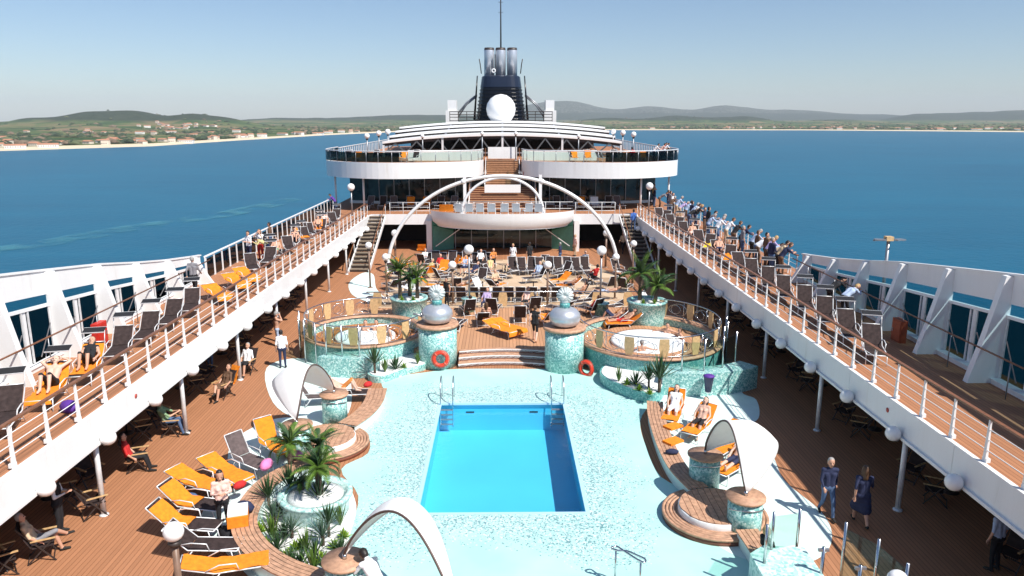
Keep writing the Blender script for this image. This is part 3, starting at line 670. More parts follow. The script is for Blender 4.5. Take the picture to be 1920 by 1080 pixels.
# top deck: curved fascia, floor, railing
FC = [(-16.2, 75), (-16.1, 69.5), (-15.2, 67.0), (-13, 65.0), (-10.5, 63.9), (-7.5, 64.0), (-4.6, 65.0), (-2.4, 66.6), (-1.75, 69.5)]
LC = smooth_loop(FC, 5, False); RC = [(-x, y) for x, y in LC]
poly_sheet(LC + [(-1.75, 73.2), (1.75, 73.2)] + RC[::-1] + [(16.2, 112), (-16.2, 112)], [], ZT+.02, 'top_deck_teak', 'teak')
poly_sheet(LC + [(-1.75, 73.2), (1.75, 73.2)] + RC[::-1] + [(16.2, 112), (-16.2, 112)], [], 6.0, 'top_deck_soffit', 'soffit')
for C_, nm in ((LC, 'left'), (RC, 'right')):
    tf = thing('deck_fascia', f'broad curved white fascia of the top deck, {nm} half', 'fascia')
    rows = [[(x, y, 5.92) for x, y in C_], [(x, y, 6.02) for x, y in C_], [(x, y, 7.28) for x, y in C_]]
    n_ = len(C_)
    for i in range(0, n_-1, 5):
        j = min(i+5, n_-1)
        rr2 = [r_[i:j+1] for r_ in rows]; inn = [(x*.985, y+.18, 7.28) for x, y in C_[i:j+1]]
        MB().sheet(rr2 + [inn], sm=False).build('fascia_panel', 'white_paint', tf)
    tr_ = thing('glass_railing', f'tinted glass railing along the curved top deck edge, {nm} half', 'railing')
    for i in range(0, n_-1):
        (xa, ya_), (xb, yb_) = C_[i], C_[i+1]
        if abs(xa) < 1.8: continue
        q = MB(); q.bar((xa, ya_+.08, 7.72), (xb, yb_+.08, 7.72), .012, .80); q.build('pane', 'tint_glass' if abs(xa) > 9 else 'clear_glass', tr_)
        if i % 2 == 0: MB().tube([(xa, ya_+.08, 7.25), (xa, ya_+.08, 8.2)], .03, 6).build('post', 'grey_metal', tr_)
    MB().tube([(x, y+.08, 8.22) for x, y in C_ if abs(x) > 1.7], .045, 6).build('top_rail', 'frame_white', tr_)
    s = -1 if nm == 'left' else 1
    sr = thing('side_railing', f'white slatted railing along the top deck, {nm} side', 'railing')
    pm = MB().box((0,0,.55), (.05,.22,1.1)).mesh('post', 'frame_white')
    for k in range(34): link('post', pm, sr, (s*16.1, 75.5+1.05*k, ZT+.02))
    MB().b2(s*16.04, s*16.16, 75, 111, ZT+1.12, ZT+1.18).build('top_rail', 'white_paint', sr)
    wp = MB(); wp.b2(s*1.9, s*9.0, 72.2, 72.3, ZT+.02, ZT+1.0); o = wp.build('low_wall', 'white_paint'); tag(o, f'low white wall on the top deck {nm} of the stairs', 'wall')
# sliding glass roof
mat('truss_grey', (.09, .10, .11), .5)
gr = thing('sliding_roof', 'low arched white sliding roof of four stepped bands over the aft deck', 'roof', (0, 0, 0))
for k, (y_, hx, zc, ze) in enumerate(((80, 12.6, 9.40, 8.60), (87, 12.9, 9.85, 9.05), (94, 13.2, 10.28, 9.5), (101, 13.6, 10.68, 9.9))):
    def ar(x, dz=0, hx=hx, zc=zc, ze=ze): return zc - (zc-ze)*(x/hx)**2 + dz
    X_ = [hx*(-1+2*i/24) for i in range(25)]
    MB().sheet([[(x, y_, ar(x, -.25)) for x in X_], [(x, y_-.06, ar(x, -.22)) for x in X_], [(x, y_-.06, ar(x)) for x in X_], [(x, y_+7, ar(x, .03)) for x in X_]], sm=False).build('roof_band', 'white_paint', gr)
    MB().sheet([[(x, y_+.12, ar(x, -.22)) for x in X_], [(x, y_+.12, ar(x, -.52)) for x in X_]], sm=False).build('dark_gap', 'frame_dark', gr)
    for i in (6, 12, 18): MB().b2(X_[i]-.12, X_[i]+.12, y_-.12, y_-.05, ar(X_[i], -.42), ar(X_[i], -.22)).build('clip', 'grey_metal', gr)
def a0_(x): return 9.0 - .78*(x/12.6)**2
n_ = 22
for i in range(n_):
    xa, xb = 12.4*(-1+2*i/n_), 12.4*(-1+2*(i+1)/n_); 
    q = MB(); q.bar((xa, 80.1, a0_(xa) if i % 2 else 7.45), (xb, 80.1, 7.45 if i % 2 else a0_(xb)), .13, .17, 0, (0,1,0)); q.build('truss_member', 'truss_grey', gr)
MB().b2(-12.6, 12.6, 80.0, 80.2, 7.35, 7.5).build('truss_chord', 'grey_metal', gr)
for x in (-12.5, -6.3, 0, 6.3, 12.5): MB().b2(x-.1, x+.1, 79.9, 80.1, ZT, a0_(x)).build('truss_post', 'frame_white', gr)
MB().b2(-12.4, 12.4, 103, 103.2, ZT, 9.2).build('back_wall', 'interior', gr)
# funnel group
fn = thing('funnel', 'black ribbed ship funnel with three silver exhaust pipes', 'funnel', (-.2, 116, 7.0))
def taper(q, x0, x1, d0, d1, z0, z1, mi=0):
    q.add([(-x0,-d0,z0),(x0,-d0,z0),(x0,d0,z0),(-x0,d0,z0),(-x1,-d1,z1),(x1,-d1,z1),(x1,d1,z1),(-x1,d1,z1)], [(3,2,1,0),(4,5,6,7),(0,1,5,4),(1,2,6,5),(2,3,7,6),(3,0,4,7)], mi)
ZB = 3.6
def sup(q, prof, n=40):
    def pt(r, a): c, s_ = math.cos(a), math.sin(a); k = (abs(c)**4 + abs(s_)**4)**-.25; return (r*c*k, 1.25*r*s_*k)
    rows = [[(*pt(r, -2*math.pi*k/n), z) for k in range(n+1)] for r, z in prof]
    q.sheet(rows[::-1], sm=False); q.add([(*pt(prof[-1][0], 2*math.pi*k/n), prof[-1][1]) for k in range(n)], [tuple(range(n))])
q = MB(); sup(q, [(3.75, 0), (3.75, ZB), (3.42, ZB+2), (3.02, ZB+5.0), (2.9, ZB+5.6)]); q.build('casing', 'black_funnel', fn)
for k in range(9):
    r_ = 3.70 - .085*k; q = MB(); zz = ZB+.15+.53*k; sup(q, [(r_, zz), (r_+.15, zz+.06), (r_+.15, zz+.2), (r_, zz+.26)]); q.build('rib', 'black_funnel', fn)
q = MB(); sup(q, [(3.08, ZB+4.9), (2.85, ZB+6.4), (2.6, ZB+6.55)]); q.build('collar', 'navy_funnel', fn)
for i, x in enumerate((-1.72, -.05, 1.66)):
    z_ = ZB+6.5
    e = MB().lathe([(.76, 0), (.76, 3.75), (.70, 3.9)], 16, (x, -.6, z_)).build('exhaust_pipe', 'silver_paint', fn)
    MB().lathe([(.74, 0), (.76, .1), (.70, .45), (.5, .45)], 16, (x, -.6, z_+3.65)).build('pipe_cap', 'frame_dark', e)
MB().bar((-.85, -1.6, ZB+7), (-.85, -1.6, ZB+9.6), .35, .1).build('ladder_panel', 'frame_dark', fn)
q = MB(); q.tube([(-1.05+.24*math.cos(2*math.pi*k/14), -2.9, ZB+7.2+.24*math.sin(2*math.pi*k/14)) for k in range(14)], .09, 6, closed=True); q.build('white_ring', 'white_paint', fn)
for s in (-1, 1):
    MB().tube([(s*4.0, -1, ZB+.2), (s*3.5, -1, ZB+6.6)], [.18, .08], 6).build('side_fin', 'black_funnel', fn)
    MB().tube([(s*2.9, -1, ZB+6.9), (s*3.05, -1, ZB+8.2), (s*3.2, -1, ZB+9)], .07, 6).build('antenna', 'frame_dark', fn)
    for o_ in (0, .5): MB().tube([(s*(7.0-o_), -.5, ZB+.6), (s*5.2, -.5, ZB+2.7-o_*.5), (s*3.6, -.5, ZB+3.9-o_*.4)], .12, 6).build('side_brace', 'grey_metal', fn)
    q = MB(); 
    for zz in (.1, .6, 1.0, 1.4): q.bar((s*3.5, -3.0, ZB+zz), (s*7.6, -3.0, ZB+zz), .10, .10)
    for k in range(4): q.bar((s*(3.8+1.25*k), -3.0, ZB), (s*(3.8+1.25*k), -3.0, ZB+1.45), .09, .09)
    q.build('platform_rail', 'frame_dark', fn)
    MB().b2(s*3.3, s*7.7, -3.2, 2, ZB-.6, ZB-.3).build('platform', 'frame_dark', fn)
    w = MB(); w.b2(s*6.7, s*8.0, -.8, 2, 0, ZB+3.1); w.b2(s*6.5, s*8.3, -1, 2.2, 0, ZB+1.6); w.build('vent_tower', 'white_paint', fn)
MB().tube([(0,-1,ZB+10), (0,-1,ZB+24)], [.12,.04], 6).build('mast', 'frame_dark', fn)
for k in range(4): MB().bar((-.35, -1, ZB+15.5+1.4*k), (.35, -1, ZB+15.5+1.4*k), .05, .05).build('mast_crossbar', 'frame_dark', fn)
rd = thing('radome', 'large white spherical radome in front of the funnel', 'radome', (-.2, 106.5, 7.0))
MB().ball((0,0,5.25), 2.05, 28).build('dome', 'globe_white', rd); MB().lathe([(1.2, 0), (1.0, 3.4)], 16).build('pedestal', 'white_paint', rd)
# ------------------------------------------------------------------ lamps
def lamp_post(name, label, loc, h, r, m_post='grey_metal', pr=.05, group=None):
    o = thing(name, label, 'lamp', loc, 0, group)
    MB().tube([(0,0,0),(0,0,h-r)], pr, 8).build('pole', m_post, o); MB().ball((0,0,h), r, 18).build('globe', 'globe_white', o)
    MB().lathe([(pr*1.7, 0), (pr*1.9, .08), (pr*1.2, .12)], 10, (0,0,h-r-.10)).build('collar', 'frame_dark', o); MB().lathe([(pr*3, 0), (pr*3, .02), (pr*1.1, .06)], 10).build('base', m_post, o); return o
def lampG(u, v, y, rpx, zb, label, pr=.05, m_post='grey_metal', group=None):
    x, z = PY(u, v, y); lamp_post('globe_lamp', label, (x, y, zb), z-zb, rpx*y/F_PX, m_post, pr, group)
lampG(879, 468, 40.0, 9.5, 1.25, 'globe lamp on a teal mosaic pedestal, left of centre beyond the fountain jars')
lampG(1128, 470, 38.8, 9.5, 1.25, 'globe lamp on a teal mosaic pedestal, right of centre beyond the fountain jars')
lampG(848, 497, 43.6, 8, 0, 'globe lamp on the floor just left of the mosaic lamp pedestal, behind left jar', .06, 'brown_post')
lampG(1027, 497, 41.7, 8, 0, 'globe lamp on a thin pole behind the right fountain jar', .06, 'brown_post')
lampG(723, 482, 45.1, 7, 0, 'globe lamp at the left foot of the big arch, behind left palm pot', .06, 'brown_post')
lampG(691, 460, 48.2, 6.5, 0, 'globe lamp in front of the left staircase', .06, 'brown_post')
lampG(740, 437, 55, 6.5, 0, 'globe lamp before the left dark opening of the stage front', .08, 'brown_post')
lampG(1137, 437, 55, 6.5, 0, 'globe lamp before the right dark opening of the stage front', .08, 'brown_post')
lampG(1155, 482, 45, 7, 0, 'globe lamp at the right foot of the big arch', .06, 'brown_post')
lampG(1188, 457, 48, 6.5, 0, 'globe lamp in front of the right staircase', .06, 'brown_post')
lampG(658, 351, 62, 7, ZU, 'globe lamp at the top of the left staircase', .06)
lampG(1218, 349, 62, 7, ZU, 'globe lamp at the top of the right staircase', .06)
for i, (u, v) in enumerate(((688, 255), (710, 250), (727, 247), (1150, 247), (1168, 249), (1188, 252))):
    lampG(u, v, (72, 79, 85, 85, 79, 72)[i], 5, ZT, f'globe lamp on the top deck {"left" if i < 3 else "right"} of the sliding roof, {("nearest", "middle", "farthest")[i if i < 3 else 5-i]} of three', .06)
for i, (u, v) in enumerate(((792, 255), (904, 250), (967, 250), (1085, 255))):
    lampG(u, v, 73, 3.5, ZT, f'small globe lamp before the sliding roof, {ordn(i+1)} of four from the left', .05)
lampG(325, 997, 13.6, 21, 0, 'large globe lamp beside the orange loungers at the lower left', .07, 'brown_post')
lampG(1683, 1088, 11.8, 22, 0, 'large globe lamp at the bottom edge on the right', .07, 'brown_post')
# floodlight mast beyond the right windscreen
fl = thing('floodlight_mast', 'grey mast with flat floodlight panels rising behind the right windscreen wall', 'mast', (15.45, 29.4, 2.72))
zt = PX(1670, 450, 15.45)[1] - 2.72
MB().tube([(0,0,0),(0,0,zt)], .07, 8).build('pole', 'grey_metal', fl)
MB().b2(-.14, .14, -.14, .14, zt-.05, zt+.12).build('hub', 'board_wood', fl)
for s in (-1, 1):
    MB().box((s*.38, -.08, zt+.0), (.42, .30, .05), .3*s).build('floodlight_panel', 'grey_metal', fl); MB().bar((0,0,zt), (s*.62, 0, zt-.04), .05, .05).build('arm', 'grey_metal', fl)
# ================================================================== FOUNTAIN COLUMNS, TUBS, STEPS
def column_jar(u, v, yb, label, side):
    x, _ = PY(u, v, yb); o = thing('fountain_column', label, 'fountain', (x, yb, 0))
    MB().lathe([(.86, 0), (.86, 1.82)], 36).build('mosaic_drum', 'teal_mosaic', o)
    MB().lathe([(.9, 1.82), (.95, 1.84), (.95, 1.94), (.85, 1.95), (0.001, 1.95)], 28).build('wood_cap', 'slat_wood', o)
    j = MB().lathe([(.35, 1.95), (.60, 2.06), (.70, 2.30), (.68, 2.52), (.50, 2.72), (.26, 2.80), (.001, 2.81)], 28).build('silver_jar', 'silver_paint', o)
    MB().lathe([(.24, 2.80), (.22, 2.98), (.18, 3.0)], 16).build('jar_neck', 'deep_mosaic', j)
    # shell sculpture on the jar: a coiled fan of ribs
    sh = MB()
    for k in range(15):
        a = 2*math.pi*k/15; r_ = .24
        sh.tube([(0, -.10, 3.34), (r_*.6*math.cos(a), -.16, 3.34+r_*.6*math.sin(a)), (r_*1.35*math.cos(a), -.02, 3.34+r_*1.35*math.sin(a)), (r_*1.2*math.cos(a), .16, 3.34+r_*1.2*math.sin(a)), (0, .24, 3.34)], [.02, .05, .075, .06, .04], 6)
    sh.lathe([(.14, 2.98), (.19, 3.05), (.16, 3.16), (.20, 3.22)], 14)
    sh.build('shell_sculpture', 'plaza_teal' if False else 'shell_stone', o)
    q = MB(); sgn = -1; q.tube([(sgn*.55, -.1, 2.2), (sgn*.8, -.15, 2.35), (sgn*1.05, -.2, 2.42)], [.06, .05, .045], 8)
    if side < 0: q.build('spout', 'grey_metal', o)
    return o
mat('shell_stone', (.55, .59, .58), .45, var=.4, scale=9)
column_jar(822, 690, 32.3, 'teal mosaic fountain column with silver jar and shell, left of the steps', -1)
column_jar(1057, 705, 31.7, 'teal mosaic fountain column with silver jar and shell, right of the steps', 1)
# raised wooden terrace between the columns
TZ = .50
ter = [P(*q, TZ) for q in ((795, 672), (860, 656), (1020, 656), (1085, 675), (1090, 600), (1240, 590), (1250, 560), (740, 560), (730, 590), (795, 600))]
mb = MB(); mb.prism([(-3.0, 32.2), (-1.9, 33.0), (0, 33.3), (1.9, 33.0), (3.0, 32.2), (4.6, 33.5), (4.6, 37.6), (7.5, 38.2), (8.6, 39.2), (8.6, 40.8), (-8.2, 40.8), (-8.2, 39.2), (-7, 38.2), (-4.6, 37.6), (-4.6, 33.5)], .02, TZ, 0)
struct(mb.build('raised_terrace', 'teak_pale'))
st = thing('pool_steps', 'curved white and wood steps between the fountain columns', 'steps', (0, 0, 0))
for k, (dy, z0, z1) in enumerate(((0, .02, .17), (.45, .17, .34), (.9, .34, .492))):
    def arc(off): return [(-2.0+4.0*i/12, 31.75+dy+off+.35*(1-((-2.0+4.0*i/12)/2)**2)) for i in range(13)]
    pl = arc(0) + arc(1.3-dy)[::-1]
    MB().prism(pl, z0, z1-.05).build('riser_base', 'slat_edge', st); MB().prism(arc(0) + arc(.03)[::-1], z0+.03, z1-.006).build('riser', 'white_paint', st); MB().prism([(x, y+.03) for x, y in arc(0)] + arc(1.3-dy)[::-1], z1-.05, z1-.004).build('tread', 'slat_wood', st)
# terrace back rail with lamp pedestals
for (u, v, y_, nm) in ((879, 600, 40.0, 'left'), (1127, 610, 38.8, 'right')):
    x = PY(u, v, y_)[0]; o = MB().lathe([(.36, 0), (.36, 1.2), (.42, 1.2), (.42, 1.25), (.001, 1.25)], 20).build('lamp_pedestal', 'teal_mosaic', None, (x, y_, 0)); tag(o, f'round teal mosaic pedestal under the {nm} tall globe lamp', 'pedestal')
tr = thing('terrace_railing', 'thin steel railing with wooden boards behind the fountain terrace', 'railing')
MB().tube([(-7.6, 40.6, TZ+.95), (8.0, 40.6, TZ+.95)], .03, 6).build('top_rail', 'steel', tr); MB().tube([(-7.6, 40.6, TZ+.15), (8.0, 40.6, TZ+.15)], .02, 6).build('bottom_rail', 'steel', tr)
bm = MB().prism([(-.2, 0), (.2, 0), (.26, .45), (.2, .78), (-.2, .78), (-.26, .45)], -.025, .025).mesh('board', 'board_wood')
for k in range(9):
    o = link('board', bm, tr, (-7.0+1.75*k, 40.6, TZ+.13)); o.rotation_euler = (math.pi/2, 0, 0)
# whirlpool tubs
def tub(cx, cy, rx, ry, nm, cut):
    LZ = 1.0; N = 64
    o = thing('whirlpool', f'raised round whirlpool with teal mosaic wall and white tub on the {nm}', 'whirlpool', (cx, cy, 0))
    def E(r, a, z): return (rx*r*math.cos(a), ry*r*math.sin(a), z)
    MB().sheet([[E(1, 2*math.pi*k/N, z) for k in range(N+1)] for z in (0, LZ)]).build('mosaic_wall', 'deep_mosaic' if nm == 'right' else 'teal_mosaic', o)
    MB().sheet([[E(.93, 2*math.pi*k/N, z) for k in range(N, -1, -1)] for z in (.55, LZ)]).build('inner_wall', 'teal_mosaic', o)
    MB().sheet([[E(r, 2*math.pi*k/N, z) for k in range(N+1)] for r, z in ((1.02, LZ-.05), (1.03, LZ+.02), (.92, LZ+.02), (.91, LZ-.05))]).build('coping', 'slat_wood', o)
    q = MB(); q.sheet([[E(r, 2*math.pi*k/N, .60) for k in range(N+1)] for r in (.935, .44)]); q.build('wood_floor', 'teak_tub' if nm == 'left' else 'teak_pale', o)
    q = MB(); q.sheet([[E(r, 2*math.pi*k/N, z) for k in range(N+1)] for r, z in ((.50, .60), (.50, .74), (.45, .76), (.42, .70), (.36, .5))]); tr_ = q.build('tub_rim', 'white_paint', o)
    q = MB(); q.sheet([[E(r, 2*math.pi*k/N, .69) for k in range(N+1)] for r in (.43, .2, .001)]); q.build('tub_water', 'white_water', tr_)
    q = MB(); q.sheet([[E(r, 2*math.pi*k/N, z) for k in range(N+1)] for r, z in ((.70, .60), (.70, .72), (.55, .72), (.55, .60))], sm=False); q.build('seat_step', 'teak_tub' if nm == 'left' else 'teak_pale', o)
    # railing: top rail, boards, curling scrolls between them
    gap = lambda a: cut[0] < (a % (2*math.pi)) < cut[1]
    A = [2*math.pi*k/96 for k in range(97)]; run = []; segs = []
    for a in A:
        if gap(a):
            if len(run) > 2: segs.append(run)
            run = []
        else: run.append(a)
    if len(run) > 2: segs.append(run)
    for rn in segs:
        MB().tube([E(.97, a, LZ+.92) for a in rn], .028, 6).build('top_rail', 'steel', o)
        MB().tube([E(.97, a, LZ+.10) for a in rn], .018, 5).build('bottom_rail', 'steel', o)
    bmesh_ = MB().prism([(-.15, 0), (.15, 0), (.22, .4), (.20, .78), (-.20, .78), (-.22, .4)], -.02, .02).mesh('board', 'board_wood')
    nb = 14
    for k in range(nb):
        a = 2*math.pi*(k+.5)/nb
        if gap(a): continue
        bo = link('board', bmesh_, o, E(.97, a, LZ+.08)); bo.rotation_euler = (math.pi/2, 0, math.atan2(ry*math.cos(a)*1, -rx*math.sin(a)))
        b2_ = a + math.pi/nb
        if gap(b2_): continue
        for c_, rr_ in ((-.03, .30), (.04, .22)):
            MB().tube([E(.97, b2_ + c_ + .13*math.cos(w)*rr_/.3, LZ+.48+rr_*math.sin(w)) for w in [2*math.pi*i/16 for i in range(16)]], .012, 4, closed=True).build('scroll', 'steel', o)
        MB().tube([E(.97, b2_-math.pi/nb*.5, LZ), E(.97, b2_-math.pi/nb*.5, LZ+.92)], .018, 5).build('post', 'steel', o)
    return o
tub(-6.6, 34.5, 2.85, 2.85, 'left', (R(25), R(75)))
tub(6.75, 33.5, 3.35, 3.75, 'right', (R(66), R(165)))
# glass screens in front of the tubs
def glass_screen(pts, z0, z1, label):
    o = thing('glass_screen', label, 'screen', (pts[0][0], pts[0][1], 0)); ox, oy = pts[0]
    for (a, b_) in zip(pts, pts[1:]):
        q = MB(); q.bar((a[0]-ox, a[1]-oy, (z0+z1)/2), (b_[0]-ox, b_[1]-oy, (z0+z1)/2), .014, (z1-z0)*.92); q.build('pane', 'clear_glass', o)
    for a in pts:
        MB().tube([(a[0]-ox, a[1]-oy, z0-.1), (a[0]-ox, a[1]-oy, z1+.08)], .035, 8).build('post', 'steel', o)
def arcpts(cx, cy, rx, ry, a0, a1, n): return [(cx+rx*math.cos(R(a0+(a1-a0)*k/n)), cy+ry*math.sin(R(a0+(a1-a0)*k/n))) for k in range(n+1)]
glass_screen(arcpts(-6.6, 34.5, 3.05, 3.05, 185, 235, 3), .1, 1.95, 'curved clear glass screen at the left whirlpool, left end')
glass_screen(arcpts(-6.3, 34.4, 3.6, 3.6, 248, 272, 2), .85, 2.2, 'clear glass screen above the mosaic block before the left whirlpool')
glass_screen(arcpts(7.6, 33.0, 3.1, 4.6, 262, 312, 3), 1.0, 2.2, 'clear glass screen above the mosaic block before the right whirlpool')
glass_screen(arcpts(6.75, 33.5, 3.55, 3.95, 325, 352, 2), .1, 1.95, 'curved clear glass screen at the right whirlpool, right end')
# low mosaic blocks backing the lounge bays
def arc_block(cx, cy, r0, r1, a0, a1, z, label, m_='teal_mosaic', name='mosaic_block'):
    po = arcpts(cx, cy, r1, r1, a0, a1, 12) + arcpts(cx, cy, r0, r0, a1, a0, 12)
    q = MB(); q.prism([(x-cx, y-cy) for x, y in po], 0, z); o = q.build(name, m_, None, (cx, cy, 0)); return tag(o, label, 'wall')
arc_block(-6.3, 34.4, 3.2, 3.95, 245, 285, .85, 'low curved teal mosaic block before the left whirlpool')
arc_block(7.7, 32.6, 3.6, 4.5, 253, 308, .95, 'low curved teal mosaic block behind the right sunbathers')
# planters at the tub fronts
def planter(pts, z, nm, lab):
    lp = smooth_loop([P(*q) for q in pts], 5); cx = sum(p[0] for p in lp)/len(lp); cy = sum(p[1] for p in lp)/len(lp)
    o = thing('planter_bed', lab, 'planter', (cx, cy, 0)); loc = [(x-cx, y-cy) for x, y in lp]
    MB().prism(loc, 0, z).build('mosaic_kerb', nm, o); MB().prism([(x*.94, y*.94) for x, y in loc], z, z+.03).build('gravel', 'gravel', o); return o
planter([(690,712),(716,718),(760,703),(800,692),(800,672),(760,676),(700,690)], .28, 'teal_mosaic', 'low planter of white gravel before the left whirlpool')
planter([(1124,716),(1150,735),(1215,757),(1242,748),(1240,722),(1190,708),(1140,700)], .42, 'deep_mosaic', 'low planter of white gravel before the right whirlpool')
# palm pots on the terrace
def pot(x, y, r, h, label, z=0, m_='teal_mosaic'):
    o = thing('palm_pot', label, 'planter', (x, y, z)); MB().lathe([(r*.92, 0), (r*.94, h*.5), (r, h-.12), (r*1.05, h-.1), (r*1.05, h), (r*.9, h), (r*.88, h-.08)], 26).build('mosaic_shell', m_, o)
    MB().lathe([(r*.89, 0), (r*.5, .05), (.001, .07)], 20, (0,0,h-.09)).build('gravel_fill', 'gravel', o); return o
pot(-4.95, 38.4, .95, 1.70, 'round teal mosaic palm pot behind the left whirlpool')
pot(7.35, 36.95, .98, 1.85, 'round teal mosaic palm pot behind the right whirlpool')
pot(-5.28, 19.25, 1.05, .78, 'round pale mosaic planter with palms among the white gravel', 0, 'pale_mosaic') if False else None
mosaic('pale_mosaic', [(0, (.30, .55, .52)), (.22, (.52, .74, .70)), (.5, (.62, .82, .78)), (.8, (.42, .66, .62))], 14, .35)
pot(-5.28, 19.25, .98, .62, 'round pale mosaic planter with palms among the white gravel', 0, 'pale_mosaic')
# ------------------------------------------------------------------ wooden platforms and benches
def platform(x, y, label, steps=True):
    o = thing('round_platform', label, 'platform', (x, y, 0))
    MB().lathe([(1.42, 0), (1.42, .12), (1.36, .14)], 40).build('plinth', 'slat_edge', o)
    for k in range(5): MB().lathe([(1.44-.10*k, .14), (1.44-.10*k, .20), (1.36-.10*k, .20), (1.36-.10*k, .14)], 40).build('ring_slat', 'slat_wood', o)
    MB().lathe([(1.0, .02), (1.0, .36), (.98, .38)], 40).build('drum', 'white_paint', o)
    n = 11
    for k in range(n):
        xa, xb = -.98+1.96*k/n+.008, -.98+1.96*(k+1)/n-.008; f = lambda q: math.sqrt(max(.001, .98**2-q*q))
        MB().prism([(xa, -f(xa)), (xb, -f(xb)), (xb, f(xb)), (xa, f(xa))], .38, .41).build('plank', 'slat_wood', o)
    return o
platform(5.85, 18.75, 'round wooden platform between the canopy pedestals on the right')
platform(-6.0, 23.6, 'round wooden platform between the canopy pedestals on the left')
def bench(pts, z, w, label, n=5, sub=6):
    c = smooth_loop([P(*q, z) for q in pts], sub, False); ox, oy = c[0]
    o = thing('curved_bench', label, 'bench', (ox, oy, 0)); N = len(c)
    nrm = []
    for i in range(N):
        a, b_ = Vector(c[max(0, i-1)]), Vector(c[min(N-1, i+1)]); t_ = (b_-a).normalized(); nrm.append((-t_.y, t_.x))
    def off(i, d): return (c[i][0]-ox+nrm[i][0]*d, c[i][1]-oy+nrm[i][1]*d)
    for k in range(n):
        d0 = -w/2 + w*k/n + .008; d1 = -w/2 + w*(k+1)/n - .008
        q = MB(); rows = [[(*off(i, d0), z-.04) for i in range(N)], [(*off(i, d0), z) for i in range(N)], [(*off(i, d1), z) for i in range(N)], [(*off(i, d1), z-.04) for i in range(N)]]
        q.sheet(rows[::-1], sm=False); q.build('slat', 'slat_wood', o)
    q = MB(); rows = [[(*off(i, -w/2+.05), 0) for i in range(N)], [(*off(i, -w/2+.05), z-.05) for i in range(N)], [(*off(i, w/2-.05), z-.05) for i in range(N)], [(*off(i, w/2-.05), 0) for i in range(N)]]
    q.sheet(rows[::-1], sm=False); q.build('bench_base', 'mint_paint', o); return o
bench([(1228, 752), (1230, 775), (1240, 810), (1254, 845), (1275, 880), (1310, 915)], .40, .62, 'curved slatted wooden bench along the right sunbathers')
bench([(1400, 992), (1425, 1028), (1450, 1070)], .40, .6, 'straight slatted wooden bench near the lower right glass screens', 5, 3)
bench([(708, 728), (700, 752), (680, 775), (650, 795)], .40, .75, 'curved slatted wooden bench under the left canopy')
bench([(590, 862), (545, 878), (500, 905), (468, 945), (458, 985), (480, 1025), (530, 1060), (600, 1085)], .40, .68, 'long curved slatted wooden bench round the white gravel bed', 6)
gb = [P(*q) for q in [(500, 945), (560, 900), (640, 905), (668, 950), (655, 1010), (640, 1060), (600, 1075), (545, 1045), (500, 1010)]]
struct(poly_sheet(smooth_loop(gb, 5), [], .05, 'gravel_bed', 'gravel', None), 'structure')
# ------------------------------------------------------------------ canopies
def pedestal(x, y, label, h=1.1, r=.45):
    o = thing('canopy_pedestal', label, 'pedestal', (x, y, 0)); MB().lathe([(r, 0), (r, h-.07)], 24).build('mosaic_drum', 'teal_mosaic', o)
    MB().lathe([(r+.05, h-.07), (r+.07, h-.05), (r+.07, h), (.001, h+.005)], 24).build('wood_top', 'slat_wood', o)
    MB().tube([(r*.9*math.cos(a), r*.9*math.sin(a), h*.75-.12*math.sin(a*1.5)) for a in [R(200+14*k) for k in range(11)]] if False else [((r+.02)*math.cos(R(195+15*k)), (r+.02)*math.sin(R(195+15*k)), h*.72+.10*math.sin(R(18*k))) for k in range(11)], .018, 6).build('steel_band', 'steel', o)
    MB().tube([(0,0,h), (0,0,h+.12)], .05, 8).build('anchor', 'steel', o)
    return o
def canopy(A, B, H, bulge, width, label):
    """a lens-shaped sail arched between two anchors, billowing sideways by bulge"""
    A = Vector(A); B = Vector(B); d = B - A; side = Vector(bulge); n, w = 26, 8
    o = thing('sail_canopy', label, 'canopy', A); rows = []; e0 = []; e1 = []
    for i in range(n+1):
        t_ = i/n; s_ = math.sin(math.pi*t_); c = d*t_ + Vector((0,0,H))*(s_**.8); wd = width*(s_**.75) + .04; row = []
        for j in range(w+1):
            q = j/w - .3                                   # -.3 .. .7 : trailing towards the billow side
            row.append(c + side.normalized()*(wd*q*1.0 + side.length*s_*.0) + Vector((0,0,1))*(-.42*wd*q*abs(q)*1.7 + .10*s_*(1-abs(2*q-.4))) + side*s_*.55)
        rows.append(row); e0.append(row[0]); e1.append(row[-1])
    f = MB().sheet(rows); me = f.build('sail_cloth', 'sail', o); sol = me.modifiers.new('thickness', 'SOLIDIFY'); sol.thickness = .03
    MB().tube(e0, .03, 6).build('edge_tube', 'sail_trim', o); MB().tube(e1, .022, 6).build('edge_tube', 'white_paint', o); return o
pedestal(6.02, 20.55, 'mosaic pedestal at the far end of the right canopy'); pedestal(6.42, 18.0, 'mosaic pedestal at the near end of the right canopy')
canopy((6.02, 20.55, 1.2), (6.42, 18.0, 1.2), 1.35, (.75, .05, 0), 1.35, 'white sail canopy arched over the right round platform')
pedestal(-6.16, 25.75, 'mosaic pedestal at the far end of the left canopy'); pedestal(-6.79, 23.05, 'mosaic pedestal at the near end of the left canopy', 1.05)
canopy((-6.16, 25.75, 1.2), (-6.79, 23.05, 1.2), 1.3, (-.95, .3, 0), 1.5, 'white sail canopy arched beside the left whirlpool')
pedestal(-3.60, 15.2, 'mosaic pedestal of the lower canopy beside the gravel bed'); pedestal(-1.02, 13.3, 'mosaic pedestal of the lower canopy at the bottom edge')
canopy((-3.60, 15.2, 1.2), (-.95, 13.2, 1.2), 1.42, (.22, .95, 0), 1.15, 'white sail canopy arched over the near end of the pool surround')
